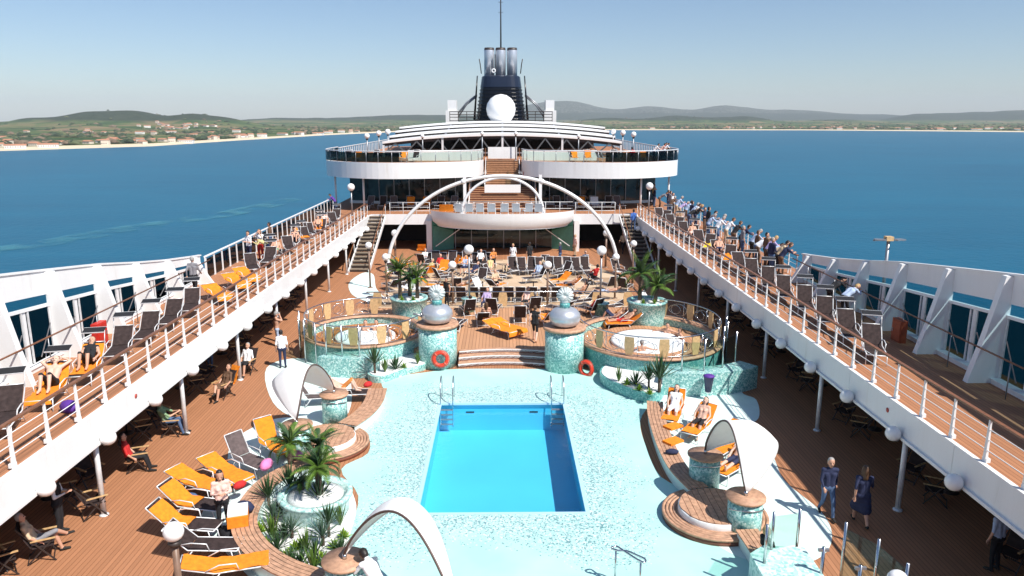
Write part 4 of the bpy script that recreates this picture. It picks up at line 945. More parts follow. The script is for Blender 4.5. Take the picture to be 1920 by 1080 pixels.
# ------------------------------------------------------------------ ladders, hand bars, lifebuoys, bin
for s, nm in ((-1, 'left'), (1, 'right')):
    x = -2.2 if s < 0 else 2.12; o = thing('pool_ladder', f'steel pool ladder at the far {nm} corner of the pool', 'ladder', (x, 27.5, 0))
    for dx in (-.24, .24):
        MB().tube(smooth_loop([(dx, .75, 0), (dx, .72, .75), (dx, .45, .95), (dx, .1, .8), (dx, -.16, .3), (dx, -.18, -.9)], 4, False), .024, 7).build('rail', 'steel', o)
    for k in range(4): MB().b2(-.24, .24, -.22, -.12, -.22-.2*k, -.19-.2*k).build('rung', 'grey_metal', o)
o = thing('grab_bar', 'bent steel grab bar near the bottom of the pool surround', 'handrail', (2.6, 15.3, 0))
MB().tube(smooth_loop([(-.05, .55, .92), (.08, .62, .92), (.18, .5, .92), (.35, .25, .92), (.5, .05, .92), (.62, -.05, .92), (.66, .08, .92), (.5, .25, .92), (.3, .42, .92), (.08, .45, .92)], 4), .026, 7).build('top_loop', 'steel', o)
for p_ in ((.05, .5), (.55, .02)): MB().tube([(*p_, 0), (*p_, .92)], .024, 7).build('leg', 'steel', o)
o = thing('grab_bar', 'small steel grab bar cut by the bottom edge of the photo', 'handrail', (1.85, 14.2, 0))
MB().tube(smooth_loop([(0, .3, .7), (.1, .32, .7), (.2, .1, .7), (.25, -.4, .7), (.12, -.4, .7), (.02, 0, .7)], 4), .026, 7).build('top_loop', 'steel', o)
for p_ in ((.06, .2), (.2, -.3)): MB().tube([(*p_, 0), (*p_, .7)], .024, 7).build('leg', 'steel', o)
def buoy(loc, rx, rz, label):
    o = thing('lifebuoy', label, 'lifebuoy', loc); o.rotation_euler = (rx, 0, rz)
    MB().tube([(.29*math.cos(2*math.pi*k/28), .29*math.sin(2*math.pi*k/28), 0) for k in range(28)], .085, 10, closed=True).build('ring', 'buoy_red', o)
    for k in range(4):
        a0 = math.pi/4+k*math.pi/2; MB().tube([(.29*math.cos(a0+w), .29*math.sin(a0+w), 0) for w in (-.16, 0, .16)], .089, 10).build('band', 'buoy_band', o)
    MB().tube([(.40*math.cos(2*math.pi*k/28), .40*math.sin(2*math.pi*k/28), .02*math.sin(k)) for k in range(28)], .012, 5, closed=True).build('rope', 'buoy_band', o)
mat('buoy_band', (.55, .10, .06), .5)
buoy((PY(826, 673, 31.35)[0], 31.33, PY(826, 673, 31.35)[1]), R(84), 0, 'red lifebuoy on the left fountain column')
x_, z_ = PY(1099, 691, 30.75); buoy((x_, 30.75, z_), R(86), R(-40), 'red lifebuoy on the curved wall of the right whirlpool')
o = thing('ash_bin', 'dark blue tapered bin on the mosaic block on the right', 'bin', (PY(1329, 745, 27.6)[0], 27.75, .35))
MB().lathe([(.12, 0), (.2, .62), (.21, .64)], 18).build('bin_body', 'tin_navy', o); MB().lathe([(.22, .62), (.22, .66), (.12, .70), (.001, .70)], 18).build('bin_lid', 'purple', o); MB().tube([(0, .2, .3), (0, .05, .3)], .03, 6).build('wall_bracket', 'steel', o); MB().ball((0,0,0), .10, 10).build('bin_foot', 'frame_white', o)
# ------------------------------------------------------------------ glass screens and mosaic block lower right
arc_block(6.7, 15.4, 0.05, .85, 0, 359, .75, 'teal mosaic block with glass at the lower right') if False else None
o = MB().prism([(-.75, -1.1), (.62, -1.1), (.62, .55), (-.35, .62), (-.75, .3)], 0, .85).build('mosaic_block', 'pale_mosaic', None, (6.55, 15.4, 0)); tag(o, 'pale mosaic block under glass at the lower right', 'wall')
glass_screen([(6.0, 15.3), (6.35, 15.85), (7.02, 16.0)], .85, 1.75, 'curved clear glass screen on the lower right mosaic block')
glass_screen([(7.75, 15.2), (8.15, 14.5), (8.3, 13.6)], .1, 1.85, 'tall green-tinged glass screen at the lower right')
for i, (x, y) in enumerate(((7.15, 14.9), (7.65, 14.2))):
    o = thing('steel_bollard', f'steel screen post without glass, {("farther", "nearer")[i]} of two at the lower right', 'post', (x, y, 0)); MB().tube([(0,0,0),(0,0,1.5)], .04, 8).build('shaft', 'steel', o); MB().b2(-.12, .12, -.03, .03, 1.40, 1.46).build('clamp', 'grey_metal', o)
# ================================================================== PLANTS
def frond_mesh(L, droop, nl, wl, m_, name='frond', up=.9):
    q = MB(); pts = []; n = 9
    for i in range(n+1):
        t_ = i/n; a = up - droop*t_; pts.append((pts[-1][0]+L/n*math.cos(a), pts[-1][1]+L/n*math.sin(a)) if pts else (0, 0))
    q.tube([(x, 0, z) for x, z in pts], [.022*(1-.8*i/n)+.003 for i in range(n+1)], 4)
    for k in range(nl):
        t_ = .12+.88*k/nl; f = t_*n; i = min(int(f), n-1); g = f-i
        x = pts[i][0]+(pts[i+1][0]-pts[i][0])*g; z = pts[i][1]+(pts[i+1][1]-pts[i][1])*g; w = wl*math.sin(math.pi*min(1, .15+t_*.9))**.6
        for s in (-1, 1):
            q.add([(x-.02, 0, z), (x+.035, 0, z), (x+w*.55+.02, s*w*.55, z+w*.10), (x+w*.75, s*w, z-w*.20), (x+w*.45, s*w*.6, z+w*.06)], [(0,1,2,3,4) if s > 0 else (4,3,2,1,0)])
    return q.mesh(name, m_)
FR = {m_: [frond_mesh(1, 1.5, 17, .17, m_), frond_mesh(1, 2.1, 17, .16, m_), frond_mesh(1, 1.0, 17, .15, m_, up=1.2)] for m_ in ('leaf_palm', 'leaf_dark')}
rp = random.Random(11)
def palm(x, y, z, h, L, n, label, m_='leaf_palm', tr=.09, lean=(0, 0)):
    o = thing('palm', label, 'palm', (x, y, z), rp.uniform(0, 6))
    MB().tube([(0,0,-.02), (lean[0]*.4, lean[1]*.4, h*.5), (lean[0], lean[1], h)], [tr*1.3, tr, tr*1.15], 8).build('trunk', 'bark', o)
    for k in range(n):
        f = link('frond', rp.choice(FR[m_ if rp.random() < .72 else ('leaf_dark' if m_ == 'leaf_palm' else 'leaf_palm')]), o, (lean[0], lean[1], h)); lv = (k % 3)
        f.rotation_euler = (rp.uniform(-.2, .2), (.35, -.05, -.5)[lv]+rp.uniform(-.15, .15), 2*math.pi*k/n*1.0+rp.uniform(-.2, .2)); sL = L*rp.uniform(.85, 1.12); f.scale = (sL, sL, sL)
    return o
palm(-5.4, 38.3, 1.65, 1.45, 1.15, 18, 'tall palm, left one in the pot behind the left whirlpool')
palm(-4.5, 38.3, 1.65, 1.05, 1.1, 18, 'bushy palm, right one in the pot behind the left whirlpool')
palm(-4.95, 38.7, 1.65, .9, .9, 14, 'dark palm in the middle of the pot behind the left whirlpool', 'leaf_dark')
palm(7.0, 37.05, 1.8, 1.35, 1.3, 18, 'taller palm in the pot behind the right whirlpool'); palm(7.75, 36.85, 1.8, .75, 1.2, 18, 'lower palm leaning right in the pot behind the right whirlpool', lean=(.1, 0))
palm(-5.15, 19.2, .58, .80, .86, 24, 'large palm in the pale mosaic planter by the pool'); palm(-5.75, 19.5, .58, .2, .55, 14, 'low dark cycad in the pale mosaic planter', 'leaf_dark')
palm(-6.6, 21.5, 0, 1.05, .85, 22, 'palm beside the left round platform, nearer the bench', 'leaf_palm'); palm(-5.65, 21.3, 0, 1.1, .85, 22, 'palm beside the left round platform, nearer the pool', 'leaf_dark')
def spiky_mesh(n, L, w, m_, spread=1.0, stem=0.0):
    q = MB(); rr = random.Random(n*7+int(L*100))
    for k in range(n):
        a = 2.4*k; e = math.pi/2 - spread*(k+1)/n*1.15; l = L*rr.uniform(.75, 1.1); dx, dz = math.cos(e), math.sin(e); c, s_ = math.cos(a), math.sin(a)
        p = lambda t_, sd, dr: (c*dx*l*t_ - s_*sd, s_*dx*l*t_ + c*sd, stem + dz*l*t_ - dr)
        q.add([p(0, -w*.5, 0), p(0, w*.5, 0), p(.5, w, .02*L), p(1, 0, .12*L*dx), p(.5, -w, .02*L)], [(0,1,2,3,4)])
    if stem: q.tube([(0,0,0), (0,0,stem+.03)], .045, 6, 1)
    return q.mesh('spiky_plant', [m_, 'bark'])
SP = {'dark': spiky_mesh(34, .55, .022, 'leaf_dark'), 'tall': spiky_mesh(46, .80, .022, 'leaf_dark', .8, .35), 'lime': spiky_mesh(26, .30, .035, 'leaf_lime', 1.1), 'blue': spiky_mesh(44, .6, .016, 'leaf_blue', 1.1, .2), 'upright': spiky_mesh(22, .75, .03, 'leaf_palm', .42)}
ADJ = {'dark': 'dark spiky', 'tall': 'tall dark spiky', 'lime': 'small lime-green', 'blue': 'blue-green yucca-like', 'upright': 'upright sword-leaved'}
def plant(kind, u, v, z, where, sc_=1):
    x, y = P(u, v, z); o = link('garden_plant', SP[kind], None, (x, y, z), rp.uniform(0, 6)); o.scale = (sc_*rp.uniform(.9, 1.15),)*3
    return tag(o, f'{ADJ[kind]} plant {where}', 'plant')
G1 = [('tall', 505, 955, 'at the back of the gravel bed by the bench'), ('blue', 515, 985, 'in the gravel bed left of the pale planter'), ('lime', 487, 998, 'at the left edge of the gravel bed'), ('dark', 530, 965, 'between bench and pale planter'),
      ('upright', 512, 1015, 'in the gravel bed, left one of three sword-leaved'), ('dark', 520, 1030, 'in the left part of the gravel bed'), ('blue', 548, 1008, 'in front of the pale planter'), ('upright', 575, 1035, 'in the gravel bed, middle one of three sword-leaved'),
      ('lime', 553, 1030, 'in the middle of the gravel bed'), ('lime', 566, 1026, 'beside the middle sword-leaved plant'), ('dark', 592, 1040, 'in the middle of the gravel bed'), ('tall', 617, 1005, 'right of the pale planter beside the pool'), ('tall', 600, 960, 'between the pale planter and the pool', ),
      ('lime', 628, 1028, 'in the gravel bed near the lower canopy'), ('dark', 640, 1035, 'in the gravel bed near the lower canopy'), ('dark', 546, 1062, 'at the front of the gravel bed'), ('upright', 588, 1075, 'in the gravel bed, front one of three sword-leaved'), ('dark', 615, 1068, 'beside the near canopy pedestal'), ('lime', 500, 1025, 'beside the bench at the gravel bed'), ('dark', 535, 1008, 'left of the blue-green one before the pale planter'), ('lime', 538, 1046, 'in front of the left sword-leaved plant'), ('blue', 606, 1022, 'between the pool and the middle sword-leaved plant'), ('lime', 604, 1052, 'in front of the middle dark spiky plant'), ('upright', 638, 985, 'at the pool edge right of the pale planter'), ('lime', 645, 1008, 'at the pool edge of the gravel bed'), ('dark', 565, 1060, 'between the front sword-leaved plant and the bench'), ('lime', 522, 1048, 'close to the bench at the front of the gravel bed'), ('tall', 545, 940, 'behind the pale planter near the bench')]
for k_, u, v, w in G1: plant(k_, u, v, .05, w)
for k_, u, v, w, s_ in [('tall', 703, 700, 'before the left whirlpool, tallest of its bed', 1.25), ('upright', 722, 698, 'before the left whirlpool beside the tallest one', 1), ('dark', 742, 692, 'before the left whirlpool, middle of its bed', 1.2), ('lime', 757, 690, 'before the left whirlpool, small', 1), ('upright', 783, 683, 'before the left whirlpool beside the column', .8)]: plant(k_, u, v, .30, w, s_)
for k_, u, v, w, s_ in [('upright', 1160, 716, 'before the right whirlpool, leftmost of its bed', .8), ('lime', 1176, 722, 'before the right whirlpool, left lime one', 1), ('dark', 1192, 722, 'before the right whirlpool, middle of its bed', 1.2), ('lime', 1198, 732, 'before the right whirlpool, middle lime one', 1), ('tall', 1216, 730, 'before the right whirlpool, right of centre', 1.1), ('lime', 1218, 740, 'before the right whirlpool, right lime one', 1), ('tall', 1236, 735, 'before the right whirlpool, tallest by the glass', 1.6)]: plant(k_, u, v, .43, w, s_)
# small plants in the palm pots
for i, (x, y, z) in enumerate([(-5.25, 37.8, 1.64), (-4.65, 37.75, 1.64), (7.05, 36.35, 1.79), (7.6, 36.3, 1.79)]):
    tag(link('garden_plant', SP['lime'], None, (x, y, z)), f'small lime-green plant at the rim of the {"left" if i < 2 else "right"} palm pot, {("left", "right")[i%2]} one', 'plant')
for i, (u, v) in enumerate([(629, 920)]): plant('lime', u, v, .05, 'in a round white dish beside the pale planter')

# ================================================================== LOUNGERS AND CHAIRS
def lounger(ang, shade=False, fab='mesh_fabric', frame='frame_white', arms=True):
    """faces +y; head end at -y; the back leans by ang from the horizontal"""
    o = thing('sun_lounger', '', 'lounger'); ca, sa = math.cos(R(ang)), math.sin(R(ang)); yb, zb, LB = -.28, .36, .80; W = .31
    top = (yb-LB*ca, zb+LB*sa)
    MB().b2(-W+.03, W-.03, yb, .95, zb-.012, zb+.012).build('seat', fab, o)
    q = MB(); q.bar((0, yb-.02*ca, zb+.02*sa), (0, top[0], top[1]), 2*W-.06, .024); q.build('backrest', fab, o)
    for s in (-1, 1):
        MB().tube([(s*W, top[0], top[1]), (s*W, yb, zb), (s*W, .95, zb)], .018, 6).build('side_rail', frame, o)
        MB().tube([(s*W, .80, zb), (s*W, .88, 0)], .016, 6).build('leg', frame, o); MB().tube([(s*W, -.15, zb), (s*W, -.42, 0)], .016, 6).build('leg', frame, o)
        if arms: MB().tube([(s*(W+.02), yb-.2*ca, zb+.2*sa+.03), (s*(W+.03), yb+.12, zb+.22), (s*(W+.03), yb+.5, zb+.2), (s*W, yb+.55, zb)], .016, 6).build('armrest', frame, o)
    MB().tube([(-W, top[0], top[1]), (W, top[0], top[1])], .018, 6).build('head_rail', frame, o); MB().tube([(-W, .95, zb), (W, .95, zb)], .018, 6).build('foot_rail', frame, o)
    MB().tube([(-W, -.36, .10), (W, -.36, .10)], .014, 5).build('stretcher', frame, o)
    if shade:
        sy, sz = top[0]-.10, top[1]+.34
        for s in (-1, 1): MB().tube([(s*W, top[0]+.1*ca, top[1]-.1*sa), (s*W, sy, sz)], .014, 5).build('shade_arm', frame, o)
        q = MB(); q.bar((0, sy-.20, sz+.05), (0, sy+.16, sz-.02), 2*W, .02); sp_ = q.build('sun_shade', 'shade_black', o)
        q = MB(); q.bar((0, sy-.215, sz+.052), (0, sy-.20, sz+.05), 2*W+.03, .03); q.bar((0, sy+.16, sz-.02), (0, sy+.175, sz-.023), 2*W+.03, .03); q.build('shade_frame', frame, sp_)
    return o
def folding_chair(fab='mesh_fabric', arm='arm_wood', fr='frame_dark'):
    o = thing('folding_chair', '', 'chair'); W = .27
    MB().b2(-W+.02, W-.02, -.22, .25, .41, .435).build('seat', fab, o)
    q = MB(); q.bar((0, -.24, .44), (0, -.50, 1.02), 2*W-.04, .022); q.build('backrest', fab, o)
    for s in (-1, 1):
        MB().bar((s*W, .26, 0), (s*W, -.50, 1.04), .025, .035).build('leg', fr, o); MB().bar((s*(W-.03), -.36, 0), (s*(W-.03), .26, .60), .025, .035).build('leg', fr, o)
        MB().box((s*(W+.015), .04, .635), (.055, .54, .025)).build('armrest', arm, o)
    MB().bar((-W, -.34, .05), (W, -.34, .05), .02, .03).build('stretcher', fr, o); MB().bar((-W, .22, .08), (W, .22, .08), .02, .03).build('stretcher', fr, o); return o
LA = {'low': 26, 'mid': 42, 'up': 62}
L_sh = Proto(lounger(42, True)); L_sh2 = Proto(lounger(48, True)); L_mid = Proto(lounger(42)); L_up = Proto(lounger(62)); L_low = Proto(lounger(18))
L_gr = Proto(lounger(62, False, 'mesh_grey'))
FC_ = Proto(folding_chair())
def towel_mesh(ang, L0=-.95, L1=.95, w=.27, m_='towel_orange', seed=1):
    ca, sa = math.cos(R(ang)), math.sin(R(ang)); q = MB(); rows = []; n = 26
    for i in range(n+1):
        y = L0 + (L1-L0)*i/n
        if y < -.28: d = -.28-y; p = (-.28-d*ca, .36+d*sa, (0, sa, ca))
        elif y > .95: p = (.97, .36-(y-.95), (0, 1, 0))
        else: p = (y, .36, (0, 0, 1))
        row = []
        for j in range(9):
            x = w*(-1+2*j/8); h = .034+.026*noise.noise(Vector((x*7, y*6, seed*3.1))); xx = x*(1+.14*noise.noise(Vector((y*3, seed, 0)))) + .03*noise.noise(Vector((y*2, seed*2, 5)))
            row.append((xx, p[0]+p[2][1]*h, p[1]+p[2][2]*h))
        rows.append(row)
    q.sheet(rows); return q.mesh('towel', m_)
TW = {}
def towel(loc, rz, ang, label, L0=-.95, L1=.95, m_='towel_orange', w=.27):
    k = (ang, L0, L1, m_, w)
    if k not in TW: TW[k] = towel_mesh(ang, L0, L1, w, m_, len(TW))
    return tag(link('towel', TW[k], None, loc, rz), label, 'towel')
def round_table(x, y, label, group=None):
    o = thing('round_table', label, 'table', (x, y, 0), 0, group); MB().lathe([(.38, .70), (.40, .71), (.40, .735), (.001, .74)], 22).build('table_top', 'table_top', o)
    MB().tube([(0,0,.03), (0,0,.70)], .035, 8).build('stem', 'frame_dark', o); MB().lathe([(.24, 0), (.24, .02), (.05, .05)], 14).build('base', 'frame_dark', o)
LEFT, RIGHT = math.pi + .22, math.pi - .22     # facing the bow, turned a little inboard
# upper side decks
ups = []
for i in range(7):
    y = 18.1 + 1.95*i; L_sh.put((-12.75, y, ZU), LEFT if i in (1, 2) else LEFT + rp.uniform(-.15, .15), f'dark lounger with black sun shade, {ordn(i+1)} from the camera on the left upper deck', 'shaded loungers on the left upper deck'); ups.append(y)
towel((-12.75, ups[1], ZU), LEFT, 42, 'orange towel under the man with raised arms on the left upper deck', -1.0, 1.05, w=.33); towel((-12.75, ups[2], ZU), LEFT, 42, 'orange towel under the woman with drawn-up knees on the left upper deck', -1.0, .8, w=.31)
for i, (u, v) in enumerate([(418, 552), (448, 530), (470, 518)]):
    x, y = P(u, v, ZU+.3); L_low.put((-12.5, y, ZU), LEFT+.5, f'lounger under an orange towel beside the walking man, {ordn(i+1)} of three', 'towel-covered loungers left'); towel((-12.5, y, ZU), LEFT+.5, 18, f'orange towel on a flat lounger right of the walking man, {ordn(i+1)} of three', -1.0, 1.1, w=.36)
for i in range(11):
    y = 38.2 + 2.0*i; (L_sh if i % 3 else L_mid).put((-13.0 + .25*(i % 2), y, ZU), LEFT + (.2, -.1, .3)[i % 3], f'dark lounger aft of the towel-covered three, {ordn(i+1)} along the left upper deck', 'aft loungers on the left upper deck')
towel((-13.2, 46.2, ZU), LEFT+.3, 42, 'orange towel on a lounger far along the left upper deck') if False else None
towel((-12.95, 48.2, ZU), LEFT+.3, 42, 'orange towel hung on a lounger far along the left upper deck', -1.0, .6, w=.33); towel((-12.95, 52.2, ZU), LEFT-.1, 42, 'orange towel on a lounger near the left staircase top', -1, .9)
for i in range(7):
    y = 23.7 + 2.05*i; L_sh2.put((12.45 + rp.uniform(-.12, .12), y, ZU), RIGHT + rp.uniform(-.15, .15), f'lounger with dark sun shade, {ordn(i+1)} from the camera on the right upper deck', 'shaded loungers on the right upper deck')
for i in range(11):
    y = 38.2 + 2.05*i; (L_sh2 if i % 2 else L_mid).put((12.45, y, ZU), RIGHT+(.2, -.15)[i % 2], f'lounger beside the rail crowd, {ordn(i+1)} along the right upper deck aft', 'aft loungers on the right upper deck')
towel((12.45, 40.25, ZU), RIGHT-.15, 42, 'orange towel on a right upper deck lounger behind the leaning crowd', -1, .9); towel((12.45, 44.35, ZU), RIGHT-.15, 42, 'yellow towel on a right upper deck lounger behind the leaning crowd', -1, .9, 'towel_yellow')
# under the overhangs: tables and folding chairs
for s, nm in ((-1, 'left'), (1, 'right')):
    n = 0
    for k in range(8):
        y = 15.6 + 4.6*k; round_table(s*13.3, y, f'round cafe table in the shade under the {nm} upper deck, {ordn(k+1)} from the camera', f'cafe tables under the {nm} deck')
        for dx, dy, rz in ((-.85*s, -.6, s*R(60)), (-.8*s, .75, s*R(120)), (.8*s, .1, -s*R(90))):
            n += 1
            if n > 20: break
            FC_.put((s*13.3+dx, y+dy, 0), rz + (math.pi if s < 0 else 0)*0, f'dark folding chair at a shaded table under the {nm} deck, {ordn(n)} from the camera', f'folding chairs under the {nm} deck')
# left deck edge chairs in the sun
for i, (u, v, rz) in enumerate([(262, 880, -1.2), (180, 965, -.9), (325, 815, -1.4), (420, 745, 2.6), (465, 700, 2.9), (85, 1045, -1.1), (10, 1075, -.9)]):
    x, y = P(u, v); FC_.put((x, y, 0), rz, f'dark folding chair with pale wooden arms at the sunny edge of the left deck, {ordn(i+1)}' if False else ('dark folding chair ' + ['left of the big palm bench, in front of a post', 'right beside the near left post, casting a shadow', 'holding the reading person in blue', 'with an orange towel at the left deck edge', 'holding the man in white by the second post', 'holding the woman with crossed legs at lower left', 'cut by the left edge of the photo'][i]), 'folding chairs at the left deck edge')
x, y = P(425, 742); towel((x, y, .1), 2.6, 62, 'orange towel over the folding chair back near the second left post', -1.0, -.1, w=.25)
# loungers by the left bench
for i, (u, v, rz, pr, an, tw) in enumerate([(465, 880, -2.2, L_gr, 62, 0), (512, 850, -2.4, L_up, 62, 1), (425, 905, -2.2, L_low, 18, 1), (375, 925, -2.0, L_low, 18, 1), (365, 965, -1.8, L_mid, 42, 1), (350, 1005, -1.7, L_mid, 42, 1), (385, 1045, -1.6, L_mid, 42, 0), (430, 1085, -1.3, L_low, 18, 1)]):
    x, y = P(u, v); where = ['empty grey lounger at the white paving edge', 'lounger under orange towel beside the low palms', 'lounger under orange towel behind the woman in pink', 'lounger under orange towel left of the woman in pink', 'lounger with bunched orange towel by the bench', 'lounger with orange towel next to the big globe lamp', 'dark lounger with white cloth below the bench', 'lounger under orange towel at the bottom edge'][i]
    pr.put((x, y, .02), rz, where)
    if tw: towel((x, y, .02), rz, an, 'orange towel on the ' + where.replace(' under orange towel', '').replace(' with bunched orange towel', '').replace(' with orange towel', ''), *((-1.05, 1.0) if i not in (4, 5) else (-1.0, .15)), w=.32)
# right sunbathers' loungers
RS = [(1262, 790, 2.75, L_up, 62, 'under the woman against the mosaic block'), (1310, 815, 2.5, L_mid, 42, 'under the woman with long hair beside the canopy'), (1365, 850, 2.4, L_mid, 42, 'behind the right canopy'), (1375, 890, 2.3, L_mid, 42, 'under the man half hidden by the right canopy')]
for u, v, rz, pr, an, lab in RS:
    x, y = P(u, v); pr.put((x, y, .012), rz, 'lounger with orange towel ' + lab); towel((x, y, .012), rz, an, 'orange towel on the lounger ' + lab, -1.05, .9, w=.31)
for i, (u, v) in enumerate([(1262, 800), (1262, 828)]):
    x, y = P(u, v, .42); q = MB(); q.b2(-.3, .3, -.2, .2, 0, .07); tag(q.build('folded_towel', 'towel_orange', None, (x, y, .405), .6), f'folded orange towel on the right bench, {("farther", "nearer")[i]} one', 'towel')
x, y = P(1260, 850, .42); tag(MB().lathe([(.02, 0), (.2, .03), (.22, .10), (.1, .16), (.001, .17)], 14, sy=.55).build('beach_bag', 'cl_navy', None, (x, y, .405)), 'small navy bag on the right bench', 'bag')
# left bay lounger under canopy
x, y = P(650, 752); L_mid.put((x, y, .012), -1.5, 'lounger under the left canopy holding the lying sunbather'); L_gr.put((x-1.1, y-.4, .012), -1.4, 'dark chair in the shadow of the left canopy')
# terrace and dance floor rows
rz_ = random.Random(5)
for i in range(16):
    u, v = (742, 762, 778, 795, 812, 838, 855, 870, 885, 905, 930, 948, 1020, 1066, 1112, 1160)[i], (523, 505, 552, 500, 545, 518, 548, 500, 522, 552, 545, 520, 508, 545, 530, 515)[i]
    x, y = P(u, v); an = (62, 42, 18)[i % 3]; rz = rz_.uniform(0, 6.28)
    (L_up, L_mid, L_low)[i % 3].put((x, y, .012), rz, f'dark lounger turned aside on the crowded dance floor, {ordn(i+1)} from the left', 'turned loungers on the dance floor')
    if i in (1, 4, 7, 10, 13): towel((x, y, .012), rz, an, f'orange towel on the {ordn(i+1)} turned lounger of the dance floor', -1.0, .8, w=.33)
    if i in (2, 9): towel((x, y, .012), rz, an, f'white towel on the {ordn(i+1)} turned lounger of the dance floor', -1.0, .9, 'towel_white', .33)
for i in range(9):
    x, y = P(962+17*i, 512, 0); (L_up).put((x, y+rp.uniform(-.25, .25), .012), math.pi+rp.uniform(-.15, .15), f'upright dark lounger in the row before the stage, {ordn(i+1)} from the left', 'row of loungers before the stage')
for i in range(9):
    x, y = P(800+15*i, 505, 0); (L_up if i % 2 else L_mid).put((x, y+1.2, .012), math.pi+rp.uniform(-.2, .2), f'dark lounger left of the stage row, {ordn(i+1)} from the left', 'loungers left before the stage')
for i in range(12):
    x, y = P(800+22*i, 566, 0); (L_up).put((x, y, .012), rp.uniform(-.08, .08), f'upright dark lounger seen from behind, {ordn(i+1)} in the row behind the terrace rail', 'row of loungers behind the terrace rail')
MID = [(735, 545, .6, L_mid), (760, 535, 2.4, L_up), (785, 530, 1.2, L_up), (830, 530, -1, L_up), (900, 535, 2.8, L_up), (925, 525, -2, L_up), (1005, 530, 1.9, L_up), (1055, 520, 2.3, L_up), (1045, 545, -1.2, L_mid), (1085, 560, 1.0, L_up), (1095, 575, 2.0, L_mid), (1140, 545, .5, L_up), (1170, 548, -.5, L_up), (715, 570, 1.3, L_low), (1150, 585, 2.1, L_low)]
for i, (u, v, rz, pr) in enumerate(MID):
    x, y = P(u, v); pr.put((x, y, .012), rz, f'dark lounger scattered on the pale dance floor, {ordn(i+1)} from the left group', 'loungers on the dance floor')
for i, (u, v, rz, an) in enumerate([(790, 470, .2, 62), (803, 512, .4, 62), (868, 535, 1.0, 42), (848, 495, 2.0, 62), (1050, 525, 2.2, 42), (1090, 590, 1.4, 42), (1172, 590, .3, 42), (1140, 590, 1.2, 42), (830, 505, 2.9, 62)]):
    x, y = P(u, v, .4); towel((x, y, .05), rz, an, f'orange towel among the dance floor loungers, {ordn(i+1)} of nine from the left group', -.95, .7, w=.33)
for i, (u, v) in enumerate([(790, 520), (905, 545), (1000, 545), (835, 545), (1060, 500)]):
    x, y = P(u, v); round_table(x, y, f'small round table among the dance floor loungers, {ordn(i+1)}')
TER = [(815, 625, -.5, L_mid), (855, 620, -.3, L_mid), (905, 610, .1, L_mid), (940, 628, -2.4, L_low), (975, 605, .0, L_up), (1025, 610, .4, L_mid), (1145, 612, 1.2, L_mid), (1170, 618, 1.6, L_mid), (878, 592, .3, L_up), (925, 590, -.2, L_up), (1000, 588, .2, L_up), (1050, 590, .8, L_mid), (1110, 592, .6, L_up)]
for i, (u, v, rz, pr) in enumerate(TER):
    x, y = P(u, v, TZ); pr.put((x, y, TZ), rz, f'lounger on the raised terrace behind the fountain columns, {ordn(i+1)} of thirteen', 'loungers on the raised terrace')
for i, (k, an, rr_) in enumerate(((3, 18, -2.4), (5, 42, .4), (7, 42, 1.6))):
    u, v, rz, pr = TER[k]; x, y = P(u, v, TZ); towel((x, y, TZ), rz, an, 'orange towel on the terrace, ' + ['spread in front of the woman in black swimsuit', 'right behind the right jar', 'beside the right palm pot'][i], -1.05, 1.15, w=.38)
x, y = P(955, 625, TZ); towel((x, y, TZ), -2.4, 18, 'second orange towel overlapping the terrace lounger by the steps', -1.0, 1.1, w=.3)
o = thing('white_tent', 'small white pyramid tent cloth beside the right palm pot', 'tent', (*P(1205, 590), 0)); q = MB(); q.add([(-.75,-.6,.35),(.75,-.6,.35),(.75,.6,.35),(-.75,.6,.35),(0,0,1.45)], [(0,1,4),(1,2,4),(2,3,4),(3,0,4)]); q.build('cloth', 'towel_white', o)
for a in ((-.75,-.6),(.75,-.6),(.75,.6),(-.75,.6)): MB().tube([(*a, 0), (*a, .36)], .02, 5).build('leg', 'frame_white', o)
# balcony loungers
for i, u in enumerate((693, 718, 740, 770, 800, 825, 850, 1045, 1070, 1090, 1115, 1140, 1160)):
    x, y = P(u, 391, ZU); (L_up if i % 2 else L_gr).put((x, y, ZU), math.pi+rp.uniform(-.25, .25), f'lounger on the balcony under the lounge windows, {ordn(i+1)} from the left', 'loungers on the balcony')
for i, (u, an) in enumerate(((770, 62), (1090, 62), (1115, 62), (800, 62))):
    x, y = P(u, 391, ZU); towel((x, y-.05, ZU), math.pi, an, ['orange towel over a balcony lounger left of the arch', 'orange towel over a balcony lounger right of the arch', 'white towel on a balcony lounger right of the arch', 'orange towel beside the arch on the balcony left'][i], -1.0, .9, 'towel_white' if i == 2 else 'towel_orange', .34)
mat('mesh_pale', (.42, .45, .48), .7, var=.1, scale=20); LW = Proto(lounger(62, False, 'mesh_pale'))
for i, u in enumerate((862, 880, 900, 922, 946, 968, 990, 1010)):
    x, y = P(u, 404, 3.15); LW.put((x, min(y, 61.0), 3.145), rp.uniform(-.15, .15), f'pale deck chair on the bowed balcony over the stage, {ordn(i+1)} from the left', 'pale chairs on the bowed balcony')
x, y = P(838, 404, 3.15); towel((x, 60.9, 3.145), 0, 62, 'orange towel at the left end of the bowed balcony', -1.0, .4, w=.55)
# top deck loungers
for i, u in enumerate((655, 675, 705, 760, 780, 1075, 1100, 1125, 1150, 1205)):
    x, y = P(u, 300, ZT+.1); y = min(max(y, 66.8 if abs(x) < 13 else 70), 70.6); (L_mid if i % 2 else L_up).put((x, y, ZT+.02), math.pi+rp.uniform(-.4, .4), f'lounger on the top deck behind the glass railing, {ordn(i+1)} from the left', 'loungers on the top deck')
    if i in (1, 3, 5, 6, 9): towel((x, y, ZT+.02), math.pi, 42 if i % 2 else 62, f'orange towel on the {ordn(i+1)} top deck lounger from the left', -1, .9, w=.32)
